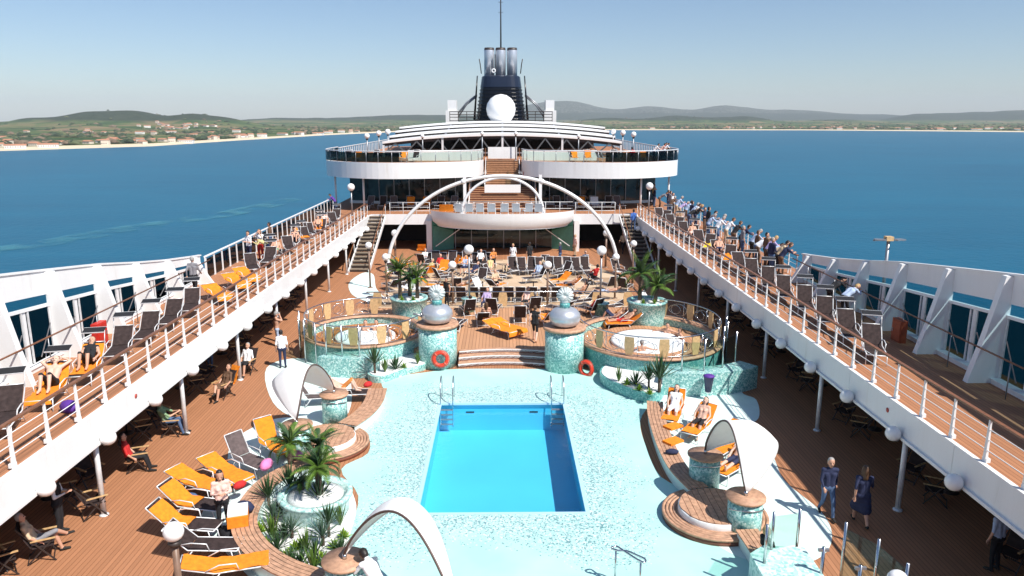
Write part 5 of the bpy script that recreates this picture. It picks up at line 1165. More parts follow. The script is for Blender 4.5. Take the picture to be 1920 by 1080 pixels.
# bags, cups and small things
for (u, v, z, m_, lab, s_) in [(132, 772, ZU, 'purple', 'purple bag on the left upper deck by the rail', .34), (305, 535+20, ZU, 'cl_navy', 'navy bag beside a lounger', .3), (352, 945, 0, 'cl_jeans', 'crumpled blue jeans on a lounger beside the lamp', .35), (428, 1010, 0, 'cl_black', 'dark shoulder bag at the feet of the woman in pink', .35), (460, 958, .42, 'cl_navy', 'navy folded cloth on the long bench', .3), (450, 915, .42, 'cl_red', 'small red bag on the long bench', .22), (500, 878, .42, 'pink', 'pink cloth on the long bench end', .3), (555, 858, .42, 'pink', 'pink bag by the low palms', .25), (690, 745-20, .42, 'cl_red', 'red sandals bag on the bench under the left canopy', .22)]:
    x, y = P(u, v, z); o = link('bag', MB().lathe([(.001, 0), (s_*.8, .02), (s_, s_*.45), (s_*.7, s_*.8), (s_*.25, s_*.95), (.001, s_*.95)], 12, sy=.6).mesh('bag', m_), None, (x, y, z+.005), rp.uniform(0, 3)); tag(o, lab, 'bag')
x, y = P(447, 978, .42); tag(MB().b2(-.26, .26, -.3, .3, 0, .30).build('towel_stack', 'towel_orange', None, (x, y, .405), .3), 'orange towel stack on the long bench', 'towel'); tag(MB().b2(-.25, .25, -.28, .28, 0, .08).build('folded_towel', 'towel_white', None, (x, y+.03, .71), .3), 'white folded cloth on the orange towel stack', 'towel')
# ================================================================== PEOPLE
SLOTS = ('skin', 'top', 'bottom', 'hair', 'shoe', 'calf', 'fore', 'upper', 'eye')
V = Vector
def body(J, hair='short', skirt=False, fem=False):
    """capsules (a, b, ra, rb, slot) laid along the joints J"""
    C = []; rt = (J['shR'] - J['shL']).normalized(); up = (J['neck'] - J['pelvis']).normalized(); fw = up.cross(rt)*-1 if False else rt.cross(up)*-1
    fw = (up.cross(rt)).normalized()*1.0
    hu = J.get('hup', up); hf = J['face'].normalized(); hr = hf.cross(hu).normalized()
    cw = .075 if not fem else .062; mid = (J['pelvis']+J['chest'])/2
    for s in (-1, 1):
        C.append((mid + rt*s*cw*.85, J['chest'] + rt*s*cw*1.25, .10, .108, 1)); C.append((J['pelvis'] + rt*s*.06 + up*.05, mid + rt*s*cw*.85, .112, .102, 1))
    if fem:
        for s in (-1, 1): C.append((J['chest'] + rt*s*.07 + J['front']*.06 + up*-.02, J['chest'] + rt*s*.07 + J['front']*.075 + up*-.03, .062, .058, 1))
    C.append((J['hiL'], J['hiR'], .115, .115, 2)); C.append((J['shL'], J['shR'], .068, .068, 1)); C.append((J['chest']+up*.05, J['neck'], .09, .062, 1))
    C.append((J['neck'] - up*.03, J['head'] - hu*.07, .052, .05, 0))
    h = J['head']; C.append((h + hu*.045, h - hu*.035 + hf*.012, .092, .078, 0)); C.append((h - hu*.085 + hf*.035, h - hu*.05 + hf*.03, .045, .055, 0))
    C.append((h - hu*.005 + hf*.092, h - hu*.028 + hf*.112, .012, .017, 0))
    for s in (-1, 1): C.append((h + hr*s*.092 - hu*.01 - hf*.01, h + hr*s*.094 - hu*.04 - hf*.01, .018, .012, 0))
    C.append((h + hu*.062 - hf*.018, h + hu*.01 - hf*.035, .093, .088, 3))
    if hair == 'long':
        C.append((h - hf*.05, h - hu*.20 - hf*.07, .085, .07, 3)); 
        for s in (-1, 1): C.append((h + hr*s*.06 - hf*.03, h + hr*s*.075 - hu*.17 - hf*.02, .05, .04, 3))
    if hair == 'bun': C.append((h + hu*.06 - hf*.12, h + hu*.05 - hf*.13, .05, .05, 3))
    if hair == 'cap': C.append((h + hu*.075, h + hu*.05 - hf*.02, .1, .1, 3)); C.append((h + hu*.055 + hf*.07, h + hu*.045 + hf*.15, .05, .045, 3))
    for k in 'LR':
        C.append((J['sh'+k], J['el'+k], .055, .043, 7)); C.append((J['el'+k], J['wr'+k], .041, .029, 6))
        d = (J['wr'+k]-J['el'+k]).normalized(); C.append((J['wr'+k], J['wr'+k]+d*.07, .030, .036, 0))
        C.append((J['hi'+k], J['kn'+k], .088, .062, 2)); C.append((J['kn'+k], (J['kn'+k]*.6+J['an'+k]*.4), .058, .058, 5)); C.append(((J['kn'+k]*.6+J['an'+k]*.4), J['an'+k], .056, .040, 5))
        C.append((J['an'+k], J['to'+k], .046, .036, 4)); C.append((J['an'+k]-V((0,0,.02)), J['an'+k]-(J['to'+k]-J['an'+k]).normalized()*.04-V((0,0,.02)), .04, .036, 4))
    if skirt:
        for t_ in (0, .35, .7, 1): C.append((J['hiL'].lerp(J['knL'], t_), J['hiR'].lerp(J['knR'], t_), .125+.03*t_, .125+.03*t_, 2))
    return C
def capsule(q, a, b, ra, rb, n=10):
    d = b - a; L = d.length; z = d/L if L > 1e-5 else V((0,0,1)); x = z.cross(V((0,1,0)))
    if x.length < .1: x = z.cross(V((1,0,0)))
    x.normalize(); y = z.cross(x); rings = [(a, ra, t_) for t_ in (-90, -55, -25, 0)] + [(b, rb, t_) for t_ in (0, 25, 55, 90)]
    vs_ = []; 
    for c, r_, t_ in rings:
        cr = max(r_*math.cos(R(t_)), .001); cz = r_*math.sin(R(t_))
        for k in range(n): an = 2*math.pi*k/n; vs_.append(c + x*cr*math.cos(an) + y*cr*math.sin(an) + z*cz)
    m_ = len(rings); fs_ = [(i*n+k, i*n+(k+1)%n, (i+1)*n+(k+1)%n, (i+1)*n+k) for i in range(m_-1) for k in range(n)] + [tuple(range(n))[::-1], tuple((m_-1)*n+k for k in range(n))]
    q.add(vs_, fs_)
def pose(**kw):
    J = dict(pelvis=V((0,0,.93)), chest=V((0,0,1.28)), neck=V((0,0,1.48)), head=V((0,.02,1.63)), face=V((0,1,0)), front=V((0,1,0)))
    for k, s in (('L', -1), ('R', 1)):
        J['sh'+k] = V((s*.175,0,1.41)); J['el'+k] = V((s*.24,-.03,1.12)); J['wr'+k] = V((s*.25,.05,.88)); J['hi'+k] = V((s*.09,0,.90)); J['kn'+k] = V((s*.10,.02,.48)); J['an'+k] = V((s*.11,-.02,.07)); J['to'+k] = V((s*.13,.14,.035))
    for k, v in kw.items(): J[k] = V(v) if not isinstance(v, Vector) else v
    return J
def lr(**kw):
    out = {}
    for k, (x, y, z) in kw.items(): out[k+'L'] = (-x, y, z); out[k+'R'] = (x, y, z)
    return out
sa, ca = math.sin(R(48)), math.cos(R(48))
def rec(ang, knees=None, z0=.47):
    c, s = math.cos(R(ang)), math.sin(R(ang)); y0 = -.18; u = V((0, -c, s)); f = V((0, s, c)); pv = V((0, y0, z0+.02)); 
    d = dict(pelvis=pv, chest=pv+u*.36, neck=pv+u*.55, head=pv+u*.70+f*.03, face=f*1.0+V((0,.25,0)), front=f, hup=u)
    for k, sg in (('L', -1), ('R', 1)):
        X = V((sg, 0, 0)); d['sh'+k] = pv+u*.48+X*.17; d['el'+k] = pv+u*.20+X*.27+f*.02; d['wr'+k] = pv+u*-.02+X*.22+f*.14; d['hi'+k] = pv+X*.09
        if knees == 'up': d['kn'+k] = V((sg*.11, .22, z0+.38)); d['an'+k] = V((sg*.11, .42, z0+.0)); d['to'+k] = V((sg*.12, .58, z0-.03))
        elif knees == 'down': d['kn'+k] = V((sg*.13, .25, z0+.03)); d['an'+k] = V((sg*.14, .38, .07)); d['to'+k] = V((sg*.16, .54, .04))
        else: d['kn'+k] = V((sg*.11, .26, z0+.04)); d['an'+k] = V((sg*.12, .68, z0-.02)); d['to'+k] = V((sg*.14, .74, z0+.12))
    return d
POSES = {
 'stand': pose(), 'stand_turn': pose(knL=(-.12,.06,.48), anL=(-.14,.06,.07), toL=(-.2,.2,.035), elR=(.30,-.02,1.14), wrR=(.12,.2,1.10), face=V((.5,.8,-.1))),
 'phone': pose(**lr(el=(.24,.05,1.14), wr=(.08,.27,1.20)), face=V((0,.8,-.5))),
 'binoc': pose(**lr(el=(.26,.22,1.34), wr=(.07,.18,1.58))),
 'walk': pose(knL=(-.10,.20,.50), anL=(-.10,.26,.08), toL=(-.11,.42,.06), knR=(.10,-.02,.48), anR=(.10,-.30,.12), toR=(.11,-.16,.04), elL=(-.24,-.14,1.14), wrL=(-.24,-.12,.90), elR=(.24,.08,1.14), wrR=(.22,.28,1.0)),
 'lean': pose(pelvis=(0,-.12,.93), chest=(0,.08,1.22), neck=(0,.22,1.37), head=(0,.31,1.50), shL=(-.175,.16,1.32), shR=(.175,.16,1.32), elL=(-.24,.34,1.14), elR=(.24,.34,1.14), wrL=(-.06,.48,1.16), wrR=(.06,.50,1.16), hiL=(-.09,-.12,.90), hiR=(.09,-.12,.90), knL=(-.10,-.08,.48), knR=(.10,-.02,.48), anL=(-.11,-.18,.07), anR=(.12,-.02,.07), toL=(-.12,-.02,.035), toR=(.13,.14,.035), face=V((0,.9,-.3))),
 'lean_low': pose(pelvis=(0,-.22,.92), chest=(0,.08,1.12), neck=(0,.26,1.20), head=(0,.38,1.28), shL=(-.175,.20,1.18), shR=(.175,.20,1.18), elL=(-.24,.30,1.0), elR=(.24,.34,1.02), wrL=(-.10,.50,1.12), wrR=(.05,.52,1.12), hiL=(-.09,-.22,.89), hiR=(.09,-.22,.89), knL=(-.11,-.16,.48), knR=(.11,-.10,.48), anL=(-.12,-.24,.07), anR=(.12,-.14,.07), toL=(-.13,-.08,.035), toR=(.14,.02,.035), face=V((.3,.9,-.4))),
 'bend': pose(pelvis=(0,-.2,.90), chest=(0,.06,1.14), neck=(0,.22,1.24), head=(0,.34,1.30), shL=(-.175,.17,1.20), shR=(.175,.17,1.20), elL=(-.27,.30,.98), elR=(.27,.32,.98), wrL=(-.10,.46,.98), wrR=(.10,.48,.98), hiL=(-.09,-.2,.87), hiR=(.09,-.2,.87), knL=(-.1,-.1,.47), knR=(.1,-.1,.47), anL=(-.1,-.18,.07), anR=(.1,-.18,.07), toL=(-.12,-.02,.035), toR=(.12,-.02,.035), face=V((0,.8,-.6))),
 'sit': pose(**rec(78, 'down', .52)), 'read': pose(**{**rec(70, 'down', .52), **{k: V(v) for k, v in dict(elL=(-.25,0,.78), elR=(.25,0,.78), wrL=(-.08,.22,.86), wrR=(.08,.22,.86)).items()}}),
 'cross': pose(**{**rec(70, 'down', .52), **{k: V(v) for k, v in dict(knR=(-.02,.30,.66), anR=(-.22,.52,.42), toR=(-.28,.66,.40)).items()}}),
 'recline': pose(**rec(42)), 'recline_knees': pose(**rec(42, 'up')), 'recline_up': pose(**rec(62, 'down')),
 'recline_arms': pose(**{**rec(42, 'up'), **{k: V(v) for k, v in dict(elL=(-.38,-.72,.92), elR=(.38,-.72,.92), wrL=(-.12,-.78,1.02), wrR=(.12,-.78,1.02)).items()}}),
 'lie': pose(**rec(18)), 'lie_knees': pose(**rec(18, 'up')),
 'tub': pose(pelvis=(0,-.1,.0), chest=(0,-.12,.34), neck=(0,-.12,.54), head=(0,-.10,.69), shL=(-.175,-.12,.47), shR=(.175,-.12,.47), elL=(-.42,-.14,.40), elR=(.42,-.14,.40), wrL=(-.64,-.10,.36), wrR=(.64,-.10,.36), hiL=(-.09,-.1,-.02), hiR=(.09,-.1,-.02), knL=(-.12,.3,.06), knR=(.12,.3,.06), anL=(-.12,.42,-.3), anR=(.12,.42,-.3), toL=(-.12,.55,-.33), toR=(.12,.55,-.33)),
}
BM = {}
_dg = bpy.context.evaluated_depsgraph_get
def body_mesh(ps, hair, skirt, fem):
    key = (ps, hair, skirt, fem)
    if key in BM: return BM[key]
    J = POSES[ps]; C = body(J, hair, skirt, fem); q = MB()
    for a, b_, ra, rb, sl in C: capsule(q, a, b_, ra, rb)
    me = bpy.data.meshes.new('tmp'); me.from_pydata(q.v, [], q.f); ob = bpy.data.objects.new('tmp', me); COL.objects.link(ob)
    r_ = ob.modifiers.new('r', 'REMESH'); r_.mode = 'VOXEL'; r_.voxel_size = .019; s_ = ob.modifiers.new('s', 'SMOOTH'); s_.factor = .5; s_.iterations = 3
    ev = ob.evaluated_get(_dg()); m2 = ev.to_mesh(); vs_ = [v.co.copy() for v in m2.vertices]; fs_ = [tuple(p.vertices) for p in m2.polygons]; ev.to_mesh_clear()
    bpy.data.objects.remove(ob); bpy.data.meshes.remove(me)
    out = MB(); out.v = [tuple(v) for v in vs_]; caps = [(a, b_-a, max((b_-a).length_squared, 1e-8), ra, rb, sl) for a, b_, ra, rb, sl in C]
    for f in fs_:
        c = sum((vs_[i] for i in f), V((0,0,0)))/len(f); best = 9; bs = 0
        for a, d, l2, ra, rb, sl in caps:
            t_ = max(0, min(1, (c-a).dot(d)/l2)); ds = (c-a-d*t_).length - (ra+(rb-ra)*t_)
            if ds < best: best = ds; bs = sl
        out.f.append(list(f)); out.m.append(bs); out.sm.append(True)
    hf = J['face'].normalized(); up = J.get('hup', (J['neck']-J['pelvis']).normalized()); hr = hf.cross(up).normalized(); h = J['head']
    for s in (-1, 1): out.ball(h + hr*s*.034 + hf*.088 + up*.012, .013, 6, 8)
    out.tube([h + hr*-.028 + hf*.083 - up*.062, h + hf*.092 - up*.062, h + hr*.028 + hf*.083 - up*.062], .006, 4, 8)
    for k in 'LR':
        d = (J['wr'+k]-J['el'+k]).normalized(); sd = d.cross(V((0,0,1))); sd = sd.normalized() if sd.length > .1 else V((1,0,0)); pn = d.cross(sd); b0 = J['wr'+k]+d*.075
        for i, l in enumerate((.062, .075, .070, .055)):
            p0 = b0 + sd*(-.024+.016*i); p1 = p0 + d*l*.55 + pn*.008; out.tube([p0, p1, p1 + d*l*.4 + pn*.025], [.0095, .009, .007], 5, 0)
        p0 = J['wr'+k]+d*.03 - sd*.03; out.tube([p0, p0 - sd*.025 + d*.03 + pn*.01, p0 - sd*.03 + d*.06 + pn*.02], [.011, .010, .008], 5, 0)
    BM[key] = out.mesh('person', ['skin', 'cl_white', 'cl_black', 'hair_dark', 'cl_shoe', 'cl_black', 'skin', 'cl_white', 'hair_dark']); return BM[key]
def person(loc, rz, ps, label, top='cl_white', bottom='cl_navy', hair='hair_dark', skin='skin', shoe='cl_shoe', sleeves=1, legs=2, style='short', skirt=False, fem=False, group=None, h=1.0):
    """sleeves 0 none, 1 short, 2 long; legs 0 bare, 1 shorts, 2 long"""
    o = link('person', body_mesh(ps, style, skirt, fem), None, loc, rz); o.scale = (h, h, h)
    ms = [skin, top, bottom, hair, shoe, bottom if legs == 2 else skin, top if sleeves == 2 else skin, top if sleeves >= 1 else skin, 'hair_dark']
    for i, m_ in enumerate(ms): o.material_slots[i].link = 'OBJECT'; o.material_slots[i].material = MATS[m_]
    return tag(o, label, 'person', group)
def at(u, v, z=0): x, y = P(u, v, z); return (x, y, z)
TOR, TOL = R(-90), R(90)      # face starboard (+x), face port (-x)
# leaning along the right upper rail
RC_ = [(1250, 383, 'stand', 'cl_yellow', 'cl_jeans', 'hair_dark', 1, 2, 'person in yellow top and jeans under the top deck edge at the right rail'),
 (1268, 398, 'binoc', 'cl_navy', 'cl_jeans', 'hair_dark', 2, 2, 'person in navy checked top raising hands at the right rail'), (1277, 400, 'stand', 'cl_grey', 'cl_jeans', 'hair_dark', 2, 2, 'person in grey beside the one raising hands at the right rail'),
 (1297, 408, 'lean', 'cl_pale', 'cl_beige', 'hair_grey', 1, 2, 'grey-haired person in pale shirt leaning far along the right rail'), (1306, 413, 'lean_low', 'cl_lilac', 'cl_beige', 'hair_grey', 1, 2, 'person in lilac shirt leaning low on the right rail'),
 (1320, 424, 'lean', 'cl_pale', 'cl_black', 'hair_grey', 1, 2, 'person in light blue shirt and black trousers leaning on the right rail'), (1331, 426, 'lean', 'cl_white', 'cl_white', 'hair_brown', 1, 2, 'person all in white leaning on the right rail'), (1344, 428, 'lean', 'cl_black', 'cl_navy', 'hair_blond', 2, 2, 'person in black top leaning beside the one in white'),
 (1373, 451, 'lean', 'cl_pale', 'cl_jeans', 'hair_grey', 1, 2, 'person in pale shirt and jeans, left of a pair at the right rail'), (1389, 460, 'lean', 'cl_white', 'cl_beige', 'hair_brown', 1, 2, 'person in white shirt and beige trousers, right of a pair at the right rail'),
 (1414, 487, 'lean', 'cl_pale', 'cl_black', 'hair_grey', 1, 2, 'man in light blue shirt and black trousers in the nearest rail group'), (1432, 494, 'lean_low', 'cl_white', 'cl_jeans', 'hair_grey', 1, 2, 'person in white shirt and jeans in the nearest rail group'), (1442, 503, 'lean', 'cl_lilac', 'cl_brown', 'hair_blond', 1, 2, 'fair-haired person in lilac and brown in the nearest rail group'),
 (1455, 511, 'lean_low', 'cl_beige', 'cl_black', 'hair_brown', 1, 2, 'person in tan shirt and black trousers in the nearest rail group'), (1469, 514, 'lean', 'cl_beige', 'cl_black', 'hair_dark', 0, 2, 'bare-armed person nearest the windscreen end of the right rail')]
for u, v, ps, tp, bt, hr_, sl, lg_, lab in RC_: x, y = P(u, v, ZU); person((14.2, y, ZU), TOR+rp.uniform(-.2, .2), ps, lab, tp, bt, hr_, sleeves=sl, legs=lg_, group='people leaning on the right rail', fem=('white' in lab and 'all' in lab), h=1.08)
for i, (u, v) in enumerate([(1243, 380), (1257, 388), (1262, 392), (1284, 403), (1291, 406), (1313, 418), (1326, 423), (1338, 428), (1352, 436), (1361, 442), (1381, 456), (1424, 491), (1449, 508), (1463, 513), (1396, 468), (1403, 476), (1409, 482), (1428, 496), (1438, 500), (1367, 447), (1475, 518), (1357, 440)]):
    x, y = P(u, v, ZU); tp, bt = ('cl_black', 'cl_navy', 'cl_grey', 'cl_white', 'cl_brown', 'cl_pale', 'cl_navy')[i % 7], ('cl_black', 'cl_jeans', 'cl_brown')[i % 3]
    person((14.18 - .35*(i % 3 == 1), y, ZU), TOR + rp.uniform(-.5, .5), ('lean', 'stand', 'lean_low', 'stand_turn', 'lean')[i % 5], f'person in {tp[3:]} top and {bt[3:]} trousers filling the right rail crowd, {ordn(i+1)} from the stern', tp, bt, ('hair_dark', 'hair_grey', 'hair_brown')[i % 3], sleeves=1 + i % 2, group='people leaning on the right rail', h=rp.uniform(1.0, 1.1))
x, y = P(1566, 582, ZU); person((13.75, y, ZU), TOR+.25, 'lean_low', 'person in black leaning over the rail by the windscreen', 'cl_black', 'cl_black', 'hair_brown', sleeves=2)
x, y = P(1584, 590, ZU); person((13.75, y-.6, ZU), TOR+.3, 'lean_low', 'person in pale blue shirt and black trousers leaning by the windscreen', 'cl_pale', 'cl_black', 'hair_blond', sleeves=2)
# left upper deck
person(at(366, 553, ZU), 0, 'walk', 'man in grey striped jumper walking on the left upper deck', 'cl_grey', 'cl_black', 'hair_grey', sleeves=2)
x, y = P(424, 492, ZU); person((-14.1, y, ZU), R(150), 'phone', 'man in white shirt and navy trousers standing at the left rail', 'cl_white', 'cl_navy')
x, y = P(437, 490, ZU); person((-13.7, y+.4, ZU), R(170), 'binoc', 'woman in white top and red trousers at the left rail', 'cl_white', 'cl_red', 'hair_brown', fem=True, style='long')
x, y = P(458, 478, ZU); person((-14.0, y+1.2, ZU), TOL, 'stand', 'tall person in brown top with white sleeve at the left rail', 'cl_brown', 'cl_jeans', sleeves=2); x, y = P(462, 490, ZU); person((-13.4, y, ZU), TOL+.3, 'lean_low', 'person in pale yellow jacket bending beside the tall one', 'cl_yellow', 'cl_jeans', 'hair_dark', sleeves=2)
x, y = P(603, 376, ZU); person((-14.4, min(y, 64), ZU), TOL, 'lean', 'person in purple jacket far along the left rail', 'purple', 'cl_navy', sleeves=2)
person((-12.75, ups[1], ZU+.02), LEFT, 'recline_arms', 'shirtless man with arms behind head on an orange towel', 'skin_pale', 'cl_black', skin='skin_pale', legs=1, sleeves=0, shoe='skin_pale')
person((-12.75, ups[2], ZU+.02), LEFT, 'recline_knees', 'woman in black with drawn-up knees on an orange towel', 'cl_black', 'cl_black', style='long', fem=True, legs=0, sleeves=0, shoe='skin', skin='skin')
for i, (y, lab, bt) in enumerate(((42.2, 'sunbather with green shorts on the left upper deck', 'cl_green'), (46.2, 'sunbather with navy shorts on the left upper deck', 'cl_navy'), (52.2, 'sunbather on the orange towel near the left stairs', 'cl_black'), (54.2, 'pink-topped sunbather near the left stairs', 'cl_pink'))): person((-12.95, y, ZU+.02), LEFT, ('recline', 'recline_knees')[i % 2], lab, ('skin', 'skin', 'skin', 'cl_pink')[i], bt, legs=1, sleeves=0, shoe='skin')
for i, (y, lab) in enumerate(((42.3, 'sunbather lying on the right upper deck among the rail crowd loungers'), (48.45, 'second sunbather lying further aft on the right upper deck'))): person((12.45, y, ZU+.02), RIGHT, 'recline', lab, 'skin', ('cl_navy', 'cl_pink')[i], legs=1, sleeves=0, shoe='skin')
# aft
person(at(982, 335, 5.2), R(20), 'stand', 'person in red jacket on the grand stairs', 'cl_red', 'cl_black', sleeves=2) if False else None
person((2.15, 68.3, ZU+1.86), 0, 'stand', 'person in red jacket on the grand stairs landing', 'cl_red', 'cl_black', sleeves=2); person((2.75, 68.5, ZU+1.86), R(-30), 'stand_turn', 'person in blue jacket pointing on the grand stairs landing', 'cl_blue', 'cl_navy', sleeves=2)
person((10.4, 59.0, ZU*(59.0-53.4)/8.5+.12), 0, 'walk', 'person in blue jacket climbing the right staircase', 'cl_blue', 'cl_jeans', sleeves=2)
for i, (u, tp) in enumerate(((1187, 'cl_red'), (1228, 'cl_white'), (1240, 'cl_pink'), (1252, 'cl_white'), (1266, 'cl_red'))): x, y = PY(u, 290, 70+i)[0], 70+i; person((min(x, 15.7), y, ZT+.03), TOR*(1 if i else .3), 'sit' if i == 0 else 'lean', f'person in {("red", "white", "pink", "white", "red")[i]} at the right end of the top deck, {ordn(i+1)} from the left', tp, 'cl_navy', group='people on the top deck')
for u, v, ps, tp, bt, hr_, rz, lab, kw in [(962, 500, 'stand', 'cl_white', 'cl_white', 'hair_blond', 2.9, 'fair-haired woman in white standing before the stage', dict(fem=True, skirt=True)), (993, 497, 'stand', 'cl_black', 'cl_black', 'hair_dark', .3, 'person in black standing before the stage', {}), (1050, 497, 'stand_turn', 'cl_navy', 'cl_jeans', 'hair_grey', 1.2, 'grey-haired man in navy standing right before the stage', dict(sleeves=2)), (1168, 475, 'walk', 'cl_beige', 'cl_black', 'hair_brown', 2.6, 'person walking out of the right dark opening', {}), (1078, 480, 'stand', 'cl_pink', 'cl_beige', 'hair_blond', 2, 'person in pink by the white column right of the stage', {}),
    (838, 575, 'stand', 'cl_black', 'cl_black', 'hair_dark', 2.5, 'person in black bending behind the left jar', dict(sleeves=0))]: person(at(u, v), rz, ps, lab, tp, bt, hr_, **kw)
# seated on the dance floor
for i, (u, v, rz, tp, bt) in enumerate([(1098, 505, 3.1, 'cl_white', 'cl_pale'), (825, 510, 3.1, 'cl_red', 'cl_beige'), (803, 520, 2.5, 'cl_yellow', 'cl_black'), (925, 500, 3.1, 'cl_orange', 'cl_black'), (918, 515, 3.0, 'cl_yellow', 'cl_beige'), (1006, 525, 2.6, 'cl_pale', 'cl_navy'), (870, 515, 2.8, 'cl_pale', 'cl_navy'), (900, 500, 3.0, 'cl_white', 'cl_black'), (1085, 562, 1.0, 'skin', 'cl_navy'), (770, 550, 2.0, 'cl_pale', 'cl_white'), (985, 580, 2.8, 'cl_pink', 'cl_black'), (910, 582, 2.9, 'cl_lilac', 'cl_navy')]):
    person(at(u, v, .03), rz, 'recline_up' if i % 3 else 'read', f'person in {tp.replace("cl_", "").replace("skin", "swimwear")} seated on the dance floor, {ordn(i+1)} of twelve', tp, bt, ('hair_dark', 'hair_grey', 'hair_blond', 'hair_brown')[i % 4], legs=2 if i % 2 else 0, sleeves=1 if i % 2 else 0, group='people seated on the dance floor')
for i, (u, v, rz) in enumerate([(742, 523, 2.0), (795, 500, 2.9), (855, 548, 1.0), (885, 522, 2.5), (930, 545, 3.3), (1020, 508, 2.2), (1066, 545, 1.2), (1112, 530, .6), (948, 520, 3.0)]):
    tp = ('cl_pink', 'cl_white', 'skin', 'cl_navy', 'cl_beige', 'cl_white', 'skin', 'cl_red', 'cl_black')[i]
    person(at(u, v, .03), rz, ('recline', 'read', 'lie_knees')[i % 3], f'person in {tp.replace("cl_", "").replace("skin", "swimwear")} among the turned loungers, {ordn(i+1)} of nine from the left', tp, ('cl_navy', 'cl_black', 'cl_beige')[i % 3], ('hair_brown', 'hair_dark', 'hair_grey')[i % 3], legs=i % 3, sleeves=1 if tp != 'skin' else 0, group='people among the turned loungers')
# terrace
person(at(1003, 640, TZ), R(-15), 'walk', 'woman in black swimsuit walking on the raised terrace', 'cl_black', 'cl_black', 'hair_brown', skin='skin_pale', legs=0, sleeves=0, shoe='skin', style='bun', fem=True)
for u, v, rz, ps, bt, lab, st_ in [(911, 612, .1, 'sit', 'cl_orange', 'woman in orange swimwear seated on the terrace beside the left jar', 'long'), (1165, 617, 1.6, 'recline', 'cl_red', 'sunbather in red swimwear right of the lamp pedestal', 'short'), (1145, 613, 1.2, 'recline_knees', 'cl_navy', 'sunbather with bent knees beside the right lamp pedestal', 'short'), (1135, 560, 1.3, 'lie', 'cl_pale', 'sunbather lying on the dance floor edge left of the right palms', 'short')]: person(at(u, v, TZ if v > 570 else .03), rz, ps, lab, 'skin', bt, 'hair_brown', legs=0, sleeves=0, shoe='skin', style=st_)
for i, (u, v, rz) in enumerate([(878, 592, .3), (1000, 588, .2), (1110, 592, .6)]): person(at(u, v, TZ+.02), rz, ('recline_up', 'read', 'recline_up')[i], ('person in white on the terrace behind the left jar', 'person in navy reading on the terrace rail side', 'person in red on the terrace behind the right jar')[i], ('cl_white', 'cl_navy', 'cl_red')[i], 'cl_black', ('hair_dark', 'hair_grey', 'hair_brown')[i], legs=0)
# bathers in the whirlpools
for x, y, rz, lab, hr_ in [(-6.75, 35.35, R(180), 'dark-haired bather at the far rim of the left whirlpool, left one', 'hair_dark'), (-6.25, 35.4, R(170), 'dark-haired bather at the far rim of the left whirlpool, right one', 'hair_dark'), (-5.6, 34.6, R(110), 'bather at the right rim of the left whirlpool', 'hair_brown'), (7.9, 34.6, R(150), 'bather with spread arms at the far right of the right whirlpool', 'hair_dark'), (8.25, 33.8, R(100), 'bather at the right rim of the right whirlpool', 'hair_brown'), (6.2, 32.0, R(0), 'grey-haired bather at the near rim of the right whirlpool', 'hair_grey')]: person((x, y, .42), rz, 'tub', lab, 'skin', 'cl_navy', hr_, legs=1, sleeves=0, shoe='skin')
# left deck
person(at(531, 690), R(10), 'stand', 'man in white polo shirt and navy trousers from behind on the left deck', 'cl_white', 'cl_navy')
person(at(521, 650), R(-60), 'binoc', 'shirtless man in white cap and pale jeans beside the left post', 'skin', 'cl_pale', 'hair_grey', legs=2, sleeves=0, style='cap')
person(at(461, 703), 2.9, 'sit', 'man in white shirt seated by the second left post', 'cl_white', 'cl_black', 'hair_grey', legs=1, shoe='cl_shoe')
person(at(418, 748), 2.6, 'cross', 'person in dark dress seated before an orange towel on the left deck', 'cl_brown', 'cl_brown', 'hair_brown', legs=0, fem=True)
person(at(325, 815), -1.4, 'read', 'person in purple top and jeans reading in a folding chair', 'cl_green', 'cl_jeans', 'hair_brown'); person(at(258, 885), -1.2, 'sit', 'shaded person in red seated near the third left post', 'cl_red', 'cl_black')
person(at(110, 975), R(-70), 'phone', 'waiter in dark waistcoat with white sleeves under the left deck', 'cl_black', 'cl_black', sleeves=0) if False else None
w = person(at(115, 1000), R(-80), 'phone', 'waiter in dark waistcoat with white sleeves under the left deck', 'cl_black', 'cl_black'); 
for i in (6, 7): w.material_slots[i].material = MATS['cl_white']
person(at(85, 1045), -1.1, 'cross', 'woman with crossed bare legs seated at the lower left', 'cl_beige', 'cl_grey', 'hair_grey', legs=0, fem=True)
person(at(395, 690), R(-30), 'stand', 'person in blue standing in the shade under the left deck', 'cl_jeans', 'cl_jeans')
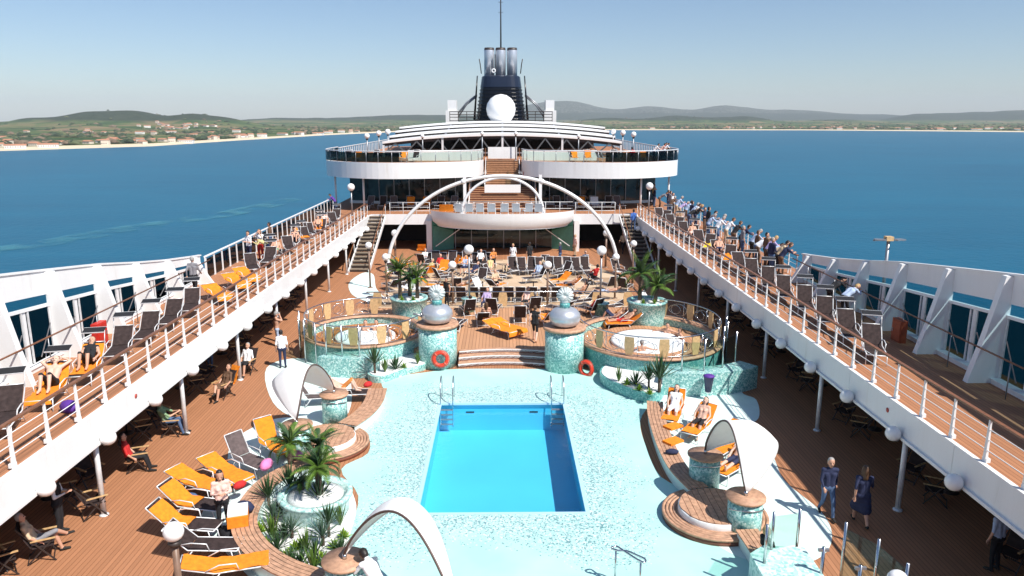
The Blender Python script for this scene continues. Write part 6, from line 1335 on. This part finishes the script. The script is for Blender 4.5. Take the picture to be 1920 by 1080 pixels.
person(at(421, 995), R(-155), 'phone', 'woman in pink blouse, black trousers and dark headwear beside the bench', 'cl_pink', 'cl_black', 'hair_dark', sleeves=2, style='long', fem=True, shoe='cl_white')
x, y = P(650, 752); person((x, y, .03), -1.5, 'recline_knees', 'sunbather with bent knees under the left canopy', 'skin_pale', 'cl_orange', skin='skin_pale', legs=0, sleeves=0, shoe='skin_pale')
person(at(702, 1150), R(40), 'bend', 'barman in white shirt and black cap bending at the near canopy pedestal', 'cl_white', 'cl_black', 'hair_dark', skin='skin_dark', style='cap')
# right deck
for (u, v, rz, pr, an, lab), ps, nm, tp, bt, st_ in zip([RS[0], RS[1], RS[3]], ('recline_up', 'recline_up', 'recline'), ('woman with long hair against the mosaic block on an orange towel', 'woman in black bikini bottoms beside the right canopy', 'man half hidden behind the right canopy on an orange towel'), ('cl_white', 'skin_pale', 'skin'), ('cl_white', 'cl_black', 'cl_navy'), ('long', 'long', 'short')):
    person(at(u, v, .04), rz, ps, nm, tp, bt, 'hair_dark', skin='skin_pale', legs=0 if st_ == 'long' else 1, sleeves=0, style=st_, fem=st_ == 'long', shoe='skin_pale')
person(at(1548, 968), R(175), 'walk', 'man in dark blazer, white shirt and jeans on the right deck', 'cl_navy', 'cl_jeans', 'hair_grey', sleeves=2)
person(at(1612, 985), R(-10), 'walk', 'woman in dark dress walking away in the shade on the right', 'cl_navy', 'cl_navy', 'hair_brown', legs=0, skirt=True, fem=True, style='long')
person(at(1862, 1070), R(20), 'stand', 'man in pale shirt under the right deck at the corner', 'cl_pale', 'cl_black')
person((6.62, 16.25, -.08), R(-70), 'sit', 'fair-haired person seated behind the lower right glass screen', 'cl_black', 'cl_black', 'hair_blond')
o = thing('serving_tray', 'orange tray held by the bending barman', 'tray', (-3.12, 14.45, 1.02)); MB().lathe([(.001, 0), (.15, 0), (.17, .04)], 16).build('tray_dish', 'towel_orange', o); MB().lathe([(.03, 0), (.05, .12)], 8, (0,0,.01)).build('cup', 'cl_white', o)
